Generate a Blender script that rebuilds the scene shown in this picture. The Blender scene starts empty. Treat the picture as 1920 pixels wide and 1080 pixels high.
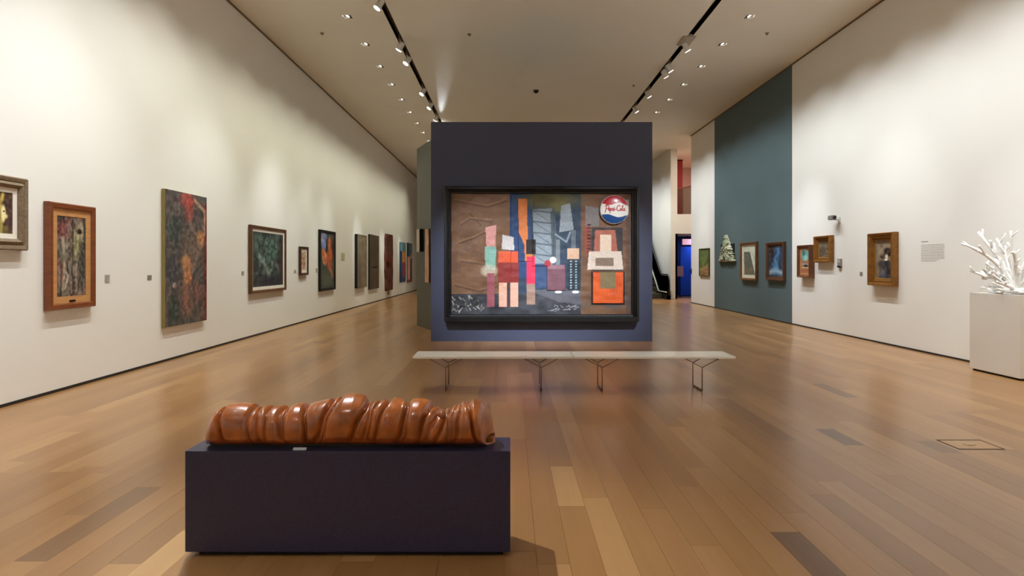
import bpy, bmesh, math, random
import numpy as np
from mathutils import Vector, Matrix

# ------------------------------------------------------------------ camera, world, exposure
F, VX, VY, EYE = 1150.0, 955.0, 495.0, 1.6        # focal length in px, vanishing point, eye height
scene = bpy.context.scene
COL = scene.collection
cam_d = bpy.data.cameras.new('camera'); cam = bpy.data.objects.new('camera', cam_d); COL.objects.link(cam)
cam.location = (0, 0, EYE); cam.rotation_euler = (math.pi / 2, 0, 0)
cam_d.sensor_width = 36; cam_d.lens = 36 * F / 1920
cam_d.shift_x = (960 - VX) / 1920; cam_d.shift_y = -(540 - VY) / 1920
cam_d.clip_start = 0.05; cam_d.clip_end = 200
scene.camera = cam
world = bpy.data.worlds.new('world'); scene.world = world; world.use_nodes = True
world.node_tree.nodes['Background'].inputs[0].default_value = (0.5, 0.47, 0.42, 1)
world.node_tree.nodes['Background'].inputs[1].default_value = 0.15
vs = scene.view_settings
vs.view_transform = 'Standard'; vs.look = 'None'; vs.gamma = 1; vs.use_curve_mapping = False
vs.exposure = 0.28
scene.cycles.max_bounces = 8; scene.cycles.diffuse_bounces = 5; scene.cycles.glossy_bounces = 3; scene.cycles.transmission_bounces = 6
scene.cycles.adaptive_threshold = 0.025; scene.cycles.caustics_reflective = False; scene.cycles.caustics_refractive = False

WARM = (0.98, 1.0, 0.79); NEUT = (0.94, 1.0, 1.03); COOL = (0.90, 0.97, 1.06)
WASH_L, WASH_R = 268.0, 315.0                      # recessed wall washers
TRACK = 420.0                                       # track heads
XL, XR, ZC = -5.66, 7.5, 6.9                        # left wall, right wall, ceiling
YB, YF = -14.0, 42.0                                 # back and far end of the hall
rng = random.Random(7)

# ------------------------------------------------------------------ helpers
def lin(c):
    c = np.asarray(c, float)
    return np.where(c <= 0.04045, c / 12.92, ((c + 0.055) / 1.055) ** 2.4)
def hexc(h):
    return tuple(int(h[i:i + 2], 16) / 255 for i in (0, 2, 4))
def L(h):
    r = lin(hexc(h)); return (float(r[0]), float(r[1]), float(r[2]), 1)

MATS = {}
def mat(name, col, rough=0.6, metal=0.0, noise=None, bump=None, coat=0.0, emit=None, spec=0.5, trans=0.0, ior=1.45, alpha=1.0):
    """noise=(scale, amount, stretch) value variation of the base colour; bump=(scale, strength, stretch)"""
    if name in MATS: return MATS[name]
    m = bpy.data.materials.new(name); m.use_nodes = True
    nt = m.node_tree; b = nt.nodes['Principled BSDF']
    c = L(col) if isinstance(col, str) else (*col, 1)
    b.inputs['Base Color'].default_value = c
    b.inputs['Roughness'].default_value = rough; b.inputs['Metallic'].default_value = metal
    b.inputs['Coat Weight'].default_value = coat; b.inputs['Coat Roughness'].default_value = 0.15
    b.inputs['Specular IOR Level'].default_value = spec
    b.inputs['Transmission Weight'].default_value = trans; b.inputs['IOR'].default_value = ior
    b.inputs['Alpha'].default_value = alpha
    tc = nt.nodes.new('ShaderNodeTexCoord')
    def tex(scale, stretch, detail=4):
        mp = nt.nodes.new('ShaderNodeMapping'); mp.inputs['Scale'].default_value = stretch
        nt.links.new(tc.outputs['Object'], mp.inputs['Vector'])
        n = nt.nodes.new('ShaderNodeTexNoise'); n.inputs['Scale'].default_value = scale; n.inputs['Detail'].default_value = detail
        nt.links.new(mp.outputs['Vector'], n.inputs['Vector']); return n
    if noise:
        n = tex(noise[0], noise[2] if len(noise) > 2 else (1, 1, 1))
        r = nt.nodes.new('ShaderNodeMapRange')
        r.inputs['From Min'].default_value = 0.3; r.inputs['From Max'].default_value = 0.7
        r.inputs['To Min'].default_value = 1 - noise[1]; r.inputs['To Max'].default_value = 1 + noise[1]
        nt.links.new(n.outputs['Fac'], r.inputs['Value'])
        hv = nt.nodes.new('ShaderNodeHueSaturation'); hv.inputs['Color'].default_value = c
        nt.links.new(r.outputs['Result'], hv.inputs['Value'])
        nt.links.new(hv.outputs['Color'], b.inputs['Base Color'])
    if bump:
        n = tex(bump[0], bump[2] if len(bump) > 2 else (1, 1, 1))
        bp = nt.nodes.new('ShaderNodeBump'); bp.inputs['Strength'].default_value = bump[1]; bp.inputs['Distance'].default_value = 0.02
        nt.links.new(n.outputs['Fac'], bp.inputs['Height']); nt.links.new(bp.outputs['Normal'], b.inputs['Normal'])
    if emit:
        b.inputs['Emission Color'].default_value = (*emit[0], 1); b.inputs['Emission Strength'].default_value = emit[1]
    MATS[name] = m; return m

def art_mat(name, rough=0.55, bump=0.15, scale=60, coat=0.0):
    if name in MATS: return MATS[name]
    m = mat(name, 'ffffff', rough, bump=(scale, bump), coat=coat); nt = m.node_tree
    a = nt.nodes.new('ShaderNodeAttribute'); a.attribute_name = 'art'
    nt.links.new(a.outputs['Color'], nt.nodes['Principled BSDF'].inputs['Base Color'])
    return m

def link(o, parent=None):
    COL.objects.link(o)
    if parent is not None: o.parent = parent
    return o
def mesh_obj(name, me, m=None, parent=None, smooth=False):
    if m is not None and not me.materials: me.materials.append(m)
    if smooth:
        for p in me.polygons: p.use_smooth = True
    return link(bpy.data.objects.new(name, me), parent)
def build(name, bm, m, parent=None, smooth=False, loc=None):
    me = bpy.data.meshes.new(name); bmesh.ops.recalc_face_normals(bm, faces=bm.faces); bm.to_mesh(me); bm.free()
    o = mesh_obj(name, me, m, parent, smooth)
    if loc is not None: o.location = loc
    return o
def thing(name, label, cat, loc=(0, 0, 0), rz=0.0, group=None):
    o = link(bpy.data.objects.new(name, None)); o.empty_display_size = 0.1
    o.location = loc; o.rotation_euler = (0, 0, rz); tag(o, label, cat, group); return o
def tag(o, label, cat, group=None):
    o['label'] = label; o['category'] = cat
    if group: o['group'] = group
    return o
def struct(o):
    o['kind'] = 'structure'; return o
def box(bm, x0, x1, y0, y1, z0, z1):
    v = [bm.verts.new(p) for p in ((x0, y0, z0), (x1, y0, z0), (x1, y1, z0), (x0, y1, z0), (x0, y0, z1), (x1, y0, z1), (x1, y1, z1), (x0, y1, z1))]
    for f in ((0, 3, 2, 1), (4, 5, 6, 7), (0, 1, 5, 4), (1, 2, 6, 5), (2, 3, 7, 6), (3, 0, 4, 7)):
        bm.faces.new([v[i] for i in f])
    return v
def boxobj(name, b, m, parent=None, bevel=0.0, seg=2):
    bm = bmesh.new(); box(bm, *b)
    if bevel: bmesh.ops.bevel(bm, geom=bm.edges[:], offset=bevel, segments=seg, profile=0.7, affect='EDGES')
    return build(name, bm, m, parent)
def prism(bm, pts, z0, z1):
    a = [bm.verts.new((x, y, z0)) for x, y in pts]; b = [bm.verts.new((x, y, z1)) for x, y in pts]
    bm.faces.new(a); bm.faces.new(b)
    for i in range(len(pts)):
        j = (i + 1) % len(pts); bm.faces.new((a[i], a[j], b[j], b[i]))
def tube(bm, pts, rad, n=8, cap=True):
    pts = [Vector(p) for p in pts]; R = rad if isinstance(rad, (list, tuple)) else [rad] * len(pts)
    rings = []; up = Vector((0.31, 0.17, 0.93)).normalized()
    for i, p in enumerate(pts):
        t = (pts[min(i + 1, len(pts) - 1)] - pts[max(i - 1, 0)]).normalized()
        a = t.cross(up)
        if a.length < 1e-3: a = t.cross(Vector((1, 0, 0)))
        a.normalize(); b = t.cross(a)
        rings.append([bm.verts.new(p + (a * math.cos(2 * math.pi * k / n) + b * math.sin(2 * math.pi * k / n)) * R[i]) for k in range(n)])
    for r0, r1 in zip(rings, rings[1:]):
        for k in range(n): bm.faces.new((r0[k], r0[(k + 1) % n], r1[(k + 1) % n], r1[k]))
    if cap: bm.faces.new(rings[0][::-1]); bm.faces.new(rings[-1])
def cyl(bm, p0, p1, r0, r1=None, n=20): tube(bm, [p0, p1], [r0, r0 if r1 is None else r1], n)
def at(px, py, Y):                                  # point at depth Y seen at photo pixel (px, py)
    return Vector(((px - VX) * Y / F, Y, EYE - (py - VY) * Y / F))
def spot(name, parent, loc, target, power, deg, blend, col, rad=0.05):
    d = bpy.data.lights.new(name, 'SPOT'); d.energy = power; d.spot_size = math.radians(deg); d.spot_blend = blend
    d.color = col; d.shadow_soft_size = rad
    o = bpy.data.objects.new(name, d); COL.objects.link(o); o.location = loc
    o.rotation_euler = (Vector(target) - Vector(loc)).to_track_quat('-Z', 'Y').to_euler()
    if parent is not None:
        o.parent = parent; o.matrix_parent_inverse = Matrix.LocRotScale(parent.location, parent.rotation_euler, None).inverted()
    return o

# ---- painted surfaces: a small colour raster carried by a grid mesh
def vnoise(h, w, ny, nx, seed):
    r = np.random.RandomState(seed).rand(ny + 2, nx + 2)
    y = np.linspace(0, ny, h); x = np.linspace(0, nx, w)
    yi = y.astype(int); xi = x.astype(int); fy = (y - yi)[:, None]; fx = (x - xi)[None, :]
    fy = fy * fy * (3 - 2 * fy); fx = fx * fx * (3 - 2 * fx)
    a = r[yi][:, xi]; b = r[yi][:, xi + 1]; c = r[yi + 1][:, xi]; d = r[yi + 1][:, xi + 1]
    return (a * (1 - fx) + b * fx) * (1 - fy) + (c * (1 - fx) + d * fx) * fy
class Art:
    def __init__(s, w, h, nx, ny, base, seed=1):
        s.w, s.h, s.nx, s.ny, s.seed = w, h, nx, ny, seed
        s.U, s.V = np.meshgrid(np.linspace(0, 1, nx), np.linspace(0, 1, ny))
        s.img = np.ones((ny, nx, 3)) * np.array(hexc(base)); s.k = seed * 100
    def mix(s, a, col):
        a = np.clip(a, 0, 1)[..., None]; s.img = s.img * (1 - a) + np.array(hexc(col)) * a; return s
    def noise(s, ny, nx, col, amt, lo=0.45, hi=0.75, mask=None):
        s.k += 1; n = vnoise(s.ny, s.nx, ny, nx, s.k)
        a = np.clip((n - lo) / (hi - lo), 0, 1) * amt
        return s.mix(a if mask is None else a * mask, col)
    def blob(s, cx, cy, rx, ry, col, soft=0.35, rot=0, alpha=1):
        dx, dy = s.U - cx, (s.V - cy) * s.h / s.w; c, n = math.cos(rot), math.sin(rot)
        d = np.sqrt(((dx * c + dy * n) / rx) ** 2 + ((-dx * n + dy * c) / (ry * s.h / s.w)) ** 2)
        return s.mix(np.clip((1 - d) / soft + 0.5, 0, 1) * alpha, col)
    def poly(s, pts, col, alpha=1):
        ins = np.zeros_like(s.U, bool); j = len(pts) - 1
        for i in range(len(pts)):
            xi, yi = pts[i]; xj, yj = pts[j]
            with np.errstate(divide='ignore', invalid='ignore'):
                ins ^= ((yi > s.V) != (yj > s.V)) & (s.U < (xj - xi) * (s.V - yi) / (yj - yi + 1e-12) + xi)
            j = i
        return s.mix(ins * alpha, col)
    def rect(s, x0, x1, y0, y1, col, alpha=1):
        return s.mix(((s.U >= x0) & (s.U <= x1) & (s.V >= y0) & (s.V <= y1)) * alpha, col)
    def line(s, pts, wd, col, alpha=1, soft=0.5):
        ar = s.h / s.w; D = np.full_like(s.U, 9.0)
        for (x0, y0), (x1, y1) in zip(pts, pts[1:]):
            dx, dy = x1 - x0, (y1 - y0) * ar; px, py = s.U - x0, (s.V - y0) * ar
            t = np.clip((px * dx + py * dy) / (dx * dx + dy * dy + 1e-12), 0, 1)
            D = np.minimum(D, np.hypot(px - t * dx, py - t * dy))
        return s.mix(np.clip((wd / 2 - D) / (wd * soft) + 0.5, 0, 1) * alpha, col)
    def grain(s, amt):
        s.k += 1; n = np.random.RandomState(s.k).rand(s.ny, s.nx, 1); s.img = np.clip(s.img * (1 + (n - 0.5) * amt), 0, 1); return s
    def attr(s, me):
        ca = me.color_attributes.new('art', 'FLOAT_COLOR', 'POINT')
        c = np.ones((s.ny * s.nx, 4)); c[:, :3] = lin(np.clip(s.img, 0, 1)).reshape(-1, 3)
        ca.data.foreach_set('color', c.astype(np.float32).ravel())
    def mesh(s, name, x0, z0, y, relief=None):
        """front grid in the XZ plane at depth y facing -y; relief(U, V) pushes it out"""
        X = x0 + s.U * s.w; Z = z0 + s.V * s.h; Y = np.full_like(X, y)
        if relief is not None: Y = Y - relief
        return grid_mesh(name, X, Y, Z, s)
def grid_mesh(name, X, Y, Z, art=None):
    ny, nx = X.shape; v = np.stack([X, Y, Z], -1).reshape(-1, 3)
    i = np.arange((ny - 1) * (nx - 1)); r, c = i // (nx - 1), i % (nx - 1); a = r * nx + c
    f = np.stack([a, a + 1, a + nx + 1, a + nx], -1)
    me = bpy.data.meshes.new(name); me.from_pydata(v.tolist(), [], f.tolist())
    if art is not None: art.attr(me)
    return me

# ------------------------------------------------------------------ base materials
M_WALL = mat('white wall paint', (0.83, 0.81, 0.76), 0.75, bump=(90, 0.02), noise=(0.8, 0.012))
M_CEIL = mat('ceiling plaster', (0.90, 0.865, 0.78), 0.8, noise=(0.6, 0.015))
M_TEAL = mat('teal wall paint', '56686c', 0.7, bump=(90, 0.02), noise=(1.2, 0.03))
M_NAVY = mat('navy partition paint', '3d435a', 0.55, bump=(120, 0.03), noise=(1.0, 0.04))
M_WING = mat('grey green partition paint', '55564c', 0.5, noise=(1.0, 0.05))
M_GAP = mat('shadow gap', '2a2018', 0.8)
M_GAPTOP = mat('ceiling gap shade', '7a6a52', 0.7)  # brown tone for the shade in the gap below the ceiling
M_SLOT = mat('dark track slot', '6a5a44', 0.7)
M_BLACK = mat('matte black', '0c0c0d', 0.6)
M_WHITEMETAL = mat('white lacquered metal', 'd8d6d0', 0.4)
M_CHROME = mat('bronzed steel rod', '8a7860', 0.28, metal=0.9)
M_LENS = mat('lit lamp lens', (1, 1, 1), 0.5, emit=((1.0, 0.95, 0.86), 14.0))
M_LENS2 = mat('lit recessed lens', (1, 1, 1), 0.5, emit=((1.0, 0.95, 0.86), 12.0))

# ------------------------------------------------------------------ room shell
struct(boxobj('wall_left', (XL - 0.3, XL, YB, YF, 0, ZC), M_WALL))
struct(boxobj('wall_back', (XL, 12, YB - 0.3, YB, 0, ZC), M_WALL))
struct(boxobj('wall_far_end', (XL, XR, YF, YF + 0.3, 0, ZC), M_WALL))
Y_T0, Y_T1, Y_E = 16.27, 22.4, 25.3                 # teal section, end of the right wall
struct(boxobj('wall_right', (XR, XR + 0.3, YB, Y_T0, 0, ZC), M_WALL))
struct(boxobj('wall_right_teal', (XR - 0.008, XR + 0.3, Y_T0, Y_T1, 0, ZC), M_TEAL))
struct(boxobj('wall_right_end', (XR, XR + 0.3, Y_T1, Y_E, 0, ZC), M_WALL))
YD = 28.3                                           # wall with the blue doorway beyond the gap
struct(boxobj('wall_right_far', (XR - 0.05, XR + 0.25, YD, YF, 0, ZC), M_WALL))
bm = bmesh.new(); DX0, DX1 = 7.66, 8.75
box(bm, XR - 0.05 + 0.3, DX0, YD, YD + 0.2, 0, 3.0); box(bm, DX1, 12, YD, YD + 0.2, 0, 3.0)
box(bm, XR + 0.25, 12, YD, YD + 0.2, 3.0, 3.9); box(bm, 10.4, 12, YD, YD + 0.2, 3.9, ZC)
struct(build('wall_lobby', bm, M_WALL))
struct(boxobj('wall_lobby_side', (12, 12.2, YB, 34, 0, ZC), M_WALL))
M_BLUE = mat('blue lit room', '14286e', 0.6)  # blue light of the room put into the wall colour
M_PINKW = mat('mezzanine wall', 'cfc0b8', 0.7)
struct(boxobj('wall_blue_room', (XR + 0.26, 12, 31.6, 31.8, 0, 3.0), M_BLUE))
struct(boxobj('wall_mezzanine', (XR + 0.26, 12, 33.8, 34, 3.9, ZC), M_PINKW))
struct(boxobj('floor_mezzanine', (XR + 0.26, 12, YD + 0.2, 34, 3.0, 3.88), mat('mezzanine slab', 'b9aa96', 0.7)))
struct(boxobj('gap_shade_left', (XL, XL + 0.012, YB, YF, 0, 0.035), M_GAP))  # dark strip painted in for the shade of the recessed wall-foot gap
struct(boxobj('gap_shade_right', (XR - 0.014, XR, YB, Y_E, 0, 0.03), M_GAP))  # same dark strip for the gap shade on the right
struct(boxobj('trim_1', (XL, XL + 0.03, YB, YF, ZC - 0.03, ZC), M_GAPTOP))  # brown strip in place of the shaded gap under the ceiling
struct(boxobj('trim_2', (XR - 0.03, XR, YB, Y_E, ZC - 0.03, ZC), M_GAPTOP))  # gap shade as a brown strip, right side

# ceiling: slabs with two long track slots and two rows of square openings for the recessed lamps
WX = (-3.48, 5.16); WY = [13.16 + 1.66 * k for k in [-16, -14, -12, -10, -9, -8] + list(range(-7, 13))]; HW = 0.10
TX = (-2.58, 4.2); TW = 0.065
bm = bmesh.new()
def slab(x0, x1, y0=YB, y1=YF): box(bm, x0, x1, y0, y1, ZC, ZC + 0.1)
def holed(x0, x1):
    y = YB
    for wy in WY: slab(x0, x1, y, wy - HW); y = wy + HW
    slab(x0, x1, y, YF)
slab(XL - 0.3, WX[0] - HW); holed(WX[0] - HW, WX[0] + HW); slab(WX[0] + HW, TX[0] - TW)
slab(TX[0] + TW, TX[1] - TW); slab(TX[1] + TW, WX[1] - HW); holed(WX[1] - HW, WX[1] + HW); slab(WX[1] + HW, 12.2)
struct(build('ceiling', bm, M_CEIL))
for i, tx in enumerate(TX):
    bm = bmesh.new()
    box(bm, tx - TW - 0.02, tx - TW, YB, YF, ZC + 0.002, ZC + 0.14); box(bm, tx + TW, tx + TW + 0.02, YB, YF, ZC + 0.002, ZC + 0.14)
    box(bm, tx - TW - 0.02, tx + TW + 0.02, YB, YF, ZC + 0.14, ZC + 0.16); box(bm, tx - 0.018, tx + 0.018, YB, YF, ZC + 0.1, ZC + 0.14)
    struct(build('trim_%d' % (i + 3), bm, M_SLOT))

# partition block in the middle of the hall, and its splayed rear wing
BY, BX0, BX1, BZ = 12.7, -1.623, 2.96, 4.54
struct(boxobj('wall_center', (BX0, BX1, BY, BY + 1.6, 0, BZ), M_NAVY))
bm = bmesh.new(); prism(bm, [(-1.70, BY + 1.65), (BX1, BY + 1.65), (BX1, 16.0), (-2.41, 16.0)], 0, 4.6)
struct(build('wall_center_wing', bm, M_WING))

# ------------------------------------------------------------------ oak floor, every board a piece
def plank_mat(name, per_object):
    m = bpy.data.materials.new(name); m.use_nodes = True; nt = m.node_tree; b = nt.nodes['Principled BSDF']; N = nt.nodes.new; K = nt.links.new
    if per_object:
        a = N('ShaderNodeObjectInfo'); col = a.outputs['Color']
    else:
        a = N('ShaderNodeAttribute'); a.attribute_name = 'tone'; col = a.outputs['Color']
    geo = N('ShaderNodeNewGeometry'); sep = N('ShaderNodeSeparateColor'); K(col, sep.inputs[0])
    off = N('ShaderNodeVectorMath'); off.operation = 'MULTIPLY_ADD'
    K(sep.outputs[1], off.inputs[0]); off.inputs[1].default_value = (37, 91, 13); K(geo.outputs['Position'], off.inputs[2])
    mp = N('ShaderNodeMapping'); mp.inputs['Scale'].default_value = (6.0, 0.22, 1); K(off.outputs[0], mp.inputs['Vector'])
    n = N('ShaderNodeTexNoise'); n.inputs['Scale'].default_value = 2.2; n.inputs['Detail'].default_value = 3; n.inputs['Distortion'].default_value = 0.6
    K(mp.outputs[0], n.inputs['Vector'])
    ramp = N('ShaderNodeValToRGB')
    e = ramp.color_ramp.elements; e[0].position = 0.0; e[0].color = L('5e4028'); e[1].position = 1.0; e[1].color = L('d0a670')
    e2 = ramp.color_ramp.elements.new(0.5); e2.color = L('9c7143')
    mx = N('ShaderNodeMath'); mx.operation = 'MULTIPLY_ADD'; K(n.outputs['Fac'], mx.inputs[0]); mx.inputs[1].default_value = 0.19
    K(sep.outputs[0], mx.inputs[2]); K(mx.outputs[0], ramp.inputs['Fac'])
    K(ramp.outputs['Color'], b.inputs['Base Color'])
    rr = N('ShaderNodeMapRange'); rr.inputs['To Min'].default_value = 0.276; rr.inputs['To Max'].default_value = 0.279
    K(n.outputs['Fac'], rr.inputs['Value']); K(rr.outputs[0], b.inputs['Roughness'])
    bp = N('ShaderNodeBump'); bp.inputs['Strength'].default_value = 0.004; bp.inputs['Distance'].default_value = 0.01
    K(n.outputs['Fac'], bp.inputs['Height']); K(bp.outputs[0], b.inputs['Normal'])
    b.inputs['Specular IOR Level'].default_value = 0.72
    return m
M_PLANK, M_PLANKS = plank_mat('oak plank', True), plank_mat('oak planks', False)
floor = struct(boxobj('floor', (XL - 0.3, 12.2, YB - 0.3, YF + 0.3, -0.2, -0.016), mat('floor joint', '5c4128', 0.8)))
PW = 0.176
special = {}
for x, y0, y1, t in ((3.13, 5.42, 5.95, 0.0), (3.80, 5.2, 5.55, 0.12), (4.12, 7.35, 8.2, 0.1), (1.56, 1.9, 3.66, 0.02), (0.35, 4.05, 4.85, 0.62), (0.62, 2.2, 4.2, 0.6),
                     (-1.95, 3.1, 3.68, 0.66), (-2.55, 3.3, 4.4, 0.12)):
    special.setdefault(int((x - XL) // PW), []).append((y0, y1, t))
planks = []
for i in range(int((XR + 0.3 - XL) / PW) + 27):
    x0 = XL + i * PW
    if x0 > 12: break
    x1 = min(x0 + PW, 12.0); y = YB - rng.random() * 2.2; cuts = sorted(special.get(i, []))
    while y < YF:
        ln = rng.uniform(1.5, 2.6); y1 = y + ln; t = min(0.75, max(0.08, rng.gauss(0.42, 0.07))); nxt = None
        for c0, c1, ct in cuts:
            if abs(y - c0) < 1e-6: y1, t = c1, ct; break
            if y < c0 < y1 + 0.3: y1 = c0; break
        if x0 < XR or (23 < y < 40): planks.append((x0, x1, max(y, YB), min(y1, YF), t, rng.random()))
        y = y1
def seen(p):
    yc = max((p[2] + p[3]) / 2, 0.1); xc = (p[0] + p[1]) / 2; u = VX + xc * F / yc; v = VY + EYE * F / yc
    if p[3] < 3.15 or u < -60 or u > 1980: return 0
    if -1.75 < xc < 0.1 and 3.4 < yc < 4.8 and u < 950: return 0
    return (p[1] - p[0]) * (p[3] - max(p[2], 3.1)) / yc ** 3
planks.sort(key=seen, reverse=True)
G = 0.0007
shared = {}
for x0, x1, y0, y1, t, r in planks[:300]:
    key = (round(x1 - x0, 3), round(y1 - y0, 3), (y0 + y1) / 2 < 5.2)
    if key not in shared:
        g = G if (y0 + y1) / 2 < 5.2 else 0.00005; b2 = bmesh.new(); box(b2, g, x1 - x0 - g, g, y1 - y0 - g, -0.016, 0.0)
        me = bpy.data.meshes.new('plank'); bmesh.ops.recalc_face_normals(b2, faces=b2.faces); b2.to_mesh(me); b2.free(); me.materials.append(M_PLANK); shared[key] = me
    o = bpy.data.objects.new('plank', shared[key]); o.location = (x0, y0, 0); o.color = (t, r, 0, 1); link(o, floor)
V, Fc, Tn = [], [], []
for x0, x1, y0, y1, t, r in planks[300:]:
    k = len(V); a, b_, c, d = x0, x1, y0, y1
    V += [(a, c, -0.016), (b_, c, -0.016), (b_, d, -0.016), (a, d, -0.016), (a, c, 0), (b_, c, 0), (b_, d, 0), (a, d, 0)]
    Fc += [(k + 4, k + 5, k + 6, k + 7), (k, k + 1, k + 5, k + 4), (k + 1, k + 2, k + 6, k + 5), (k + 2, k + 3, k + 7, k + 6), (k + 3, k, k + 4, k + 7)]
    Tn += [(t, r, 0, 1)] * 8
me = bpy.data.meshes.new('distant_planks'); me.from_pydata(V, [], Fc)
ca = me.color_attributes.new('tone', 'FLOAT_COLOR', 'POINT'); ca.data.foreach_set('color', np.array(Tn, np.float32).ravel())
o = mesh_obj('distant_planks', me, M_PLANKS, floor); o['kind'] = 'stuff'

# ------------------------------------------------------------------ lamps
ORD = ['first', 'second', 'third', 'fourth', 'fifth', 'sixth', 'seventh', 'eighth', 'ninth', 'tenth', 'eleventh', 'twelfth', 'thirteenth', 'fourteenth', 'fifteenth', 'sixteenth', 'seventeenth', 'eighteenth', 'nineteenth', 'twentieth']
def lamp_meshes():
    b = bmesh.new(); h = HW - 0.004
    box(b, -h, -h + 0.006, -h, h, 0.0, 0.17); box(b, h - 0.006, h, -h, h, 0.0, 0.17); box(b, -h, h, -h, -h + 0.006, 0.0, 0.17)
    box(b, -h, h, h - 0.006, h, 0.0, 0.17); box(b, -h, h, -h, h, 0.17, 0.176)
    hs = bpy.data.meshes.new('housing'); b.to_mesh(hs); b.free(); hs.materials.append(mat('lamp housing', '8a8478', 0.6))
    b = bmesh.new(); cyl(b, (0, 0, 0.07), (0, 0, 0.0), 0.032, 0.062, 20); hd = bpy.data.meshes.new('lamp_head'); bmesh.ops.recalc_face_normals(b, faces=b.faces); b.to_mesh(hd); b.free(); hd.materials.append(M_WHITEMETAL)
    b = bmesh.new(); cyl(b, (0, 0, -0.001), (0, 0, -0.006), 0.052, 0.052, 20); ln = bpy.data.meshes.new('lens'); bmesh.ops.recalc_face_normals(b, faces=b.faces); b.to_mesh(ln); b.free(); ln.materials.append(M_LENS2)
    return hs, hd, ln
HS, HD, LN = lamp_meshes()
vis = [wy for wy in WY if wy > 12.5]; hid = [wy for wy in WY if wy <= 12.5]
for side, wx in enumerate(WX):
    wname = ('left wall', 'right wall')[side]; sg = (-1, 1)[side]
    for wy in WY:
        lab = ('%s visible recessed square downlight from the camera in the row along the %s' % (ORD[vis.index(wy)], wname) if wy > 12.5
               else '%s recessed square downlight overhead out of view beside the %s' % (ORD[hid.index(wy)], wname))
        t = thing('recessed_downlight', lab, 'downlight', (wx, wy, ZC + 0.002), 0, 'recessed downlights along the ' + wname)
        mesh_obj('housing', HS, None, t)
        q = Vector((sg * 0.62, 0, -1)).to_track_quat('-Z', 'Y').to_euler()
        hd = mesh_obj('lamp_head', HD, None, t); hd.location = (0, 0, 0.028); hd.rotation_euler = q
        le = mesh_obj('lens', LN, None, hd)
        tgt = (XL if side == 0 else XR, wy, 1.3)
        p = (WASH_L, WASH_R)[side]
        if side == 1 and Y_T0 < wy < Y_T1: p *= 0.75
        if wy > 24: p *= 0.8
        if side == 0 and wy > 10: p *= 0.68
        if wy < -2: p *= 1.6  # unseen washers behind the camera, added and boosted for front fill
        f = min(1, max(0, (wy - 6) / 7)); cc = tuple(a * (1 - f) + b * f for a, b in zip(NEUT, WARM)) if side == 0 else NEUT
        spot('washer', t, (wx + sg * 0.02, wy, ZC - 0.03), tgt, p, 92, 1.0, cc, 0.06)

def track_lamp(side, y, target, power, deg, col, label, plate=False, blend=1.0, rad=0.06):
    x = TX[side]; t = thing('track_spotlight', label, 'spotlight', (x, y, ZC), 0, 'spotlights on the ceiling tracks')
    d = (Vector(target) - Vector((x, y, ZC - 0.18))).normalized()
    if plate: boxobj('adapter', (-0.15, 0.15, -0.3, 0.3, -0.02, 0.05), mat('light adapter', 'b4ac9c', 0.5), t, 0.01)
    else: boxobj('adapter', (-0.03, 0.03, -0.12, 0.12, -0.02, 0.09), M_SLOT, t, 0.006)
    b = bmesh.new(); tube(b, [(0, 0, -0.02), (0, 0, -0.1), tuple(d * -0.02 + Vector((0, 0, -0.15)))], 0.011, 8); build('stem', b, M_WHITEMETAL, t)
    c = Vector((0, 0, -0.18)); b = bmesh.new()
    tube(b, [c - d * 0.13, c - d * 0.10, c + d * 0.06, c + d * 0.075], [0.045, 0.062, 0.072, 0.078], 20); h = build('lamp_head', b, M_WHITEMETAL, t)
    b = bmesh.new(); cyl(b, c + d * 0.076, c + d * 0.082, 0.066, 0.066, 20); build('lens', b, M_LENS, h)
    spot('beam', t, Vector((x, y, ZC)) + c + d * 0.12, target, power, deg, blend, col, rad)
    return t
LZ = 1.5
for y, tgt, pw, dg, c, lab in (
    (-1.5, (-0.6, 3.2, 0.9), 0.35, 30, NEUT, 'white left track spotlight added unseen behind the camera as fill on the black plinth'),  # added lamp, front fill for the dark plinth
    (3.6, (XL, 4.6, LZ), 0.8, 45, NEUT, 'white track spotlight nearest the camera on the left track, above the frame'),
    (5.6, (-0.9, 3.4, 0.3), 3.0, 40, NEUT, 'white left track spotlight aimed back at the wrapped brown sculpture'),
    (7.4, (XL, 7.6, LZ), 0.9, 42, NEUT, 'white left track spotlight aimed at the tan framed tall painting'),
    (5.0, (-0.1, BY, 1.05), 9.2, 24, COOL, 'white left track spotlight aimed at the large collage'),
    (10.2, (0.8, 7.9, 0.4), 0.8, 46, NEUT, 'white left track spotlight added out of view to brighten the slatted benches'),  # added lamp, lifts the bench tops
    (12.14, (XL, 11.2, LZ), 0.8, 36, NEUT, 'white cylindrical left track spotlight at the top edge of the photo'),
    (14.5, (XL, 14.9, 1.6), 0.8, 34, NEUT, 'left track spotlight seen edge-on, upper of the close pair'),
    (15.5, (XL, 14.0, 1.8), 0.6, 26, NEUT, 'bright left track spotlight just below the edge-on one'),
    (18.3, (XL, 16.6, 1.8), 0.7, 24, NEUT, 'left track spotlight second nearest the navy partition'),
    (19.95, (XL, 18.6, 1.8), 0.8, 22, NEUT, 'left track spotlight nearest the navy partition'),
    ):
    wl = abs(tgt[0] - XL) < .1; track_lamp(0, y, tgt, TRACK * pw * (.8 if wl else 1), dg * (1.45 if wl else 1), c, lab)
track_lamp(0, 22.95, (-2.1, 19.2, ZC), 700, 7, COOL, 'left track spotlight behind the partition throwing a streak along the ceiling', blend=0.9)
track_lamp(0, 21.6, (XL, 23.0, 1.9), TRACK * 0.9, 24, NEUT, 'left track spotlight just hidden behind the partition top')
track_lamp(0, 25.0, (XL, 27.6, 1.9), TRACK * 1.3, 17, NEUT, 'left track spotlight behind the partition aimed at the carved panel')
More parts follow.
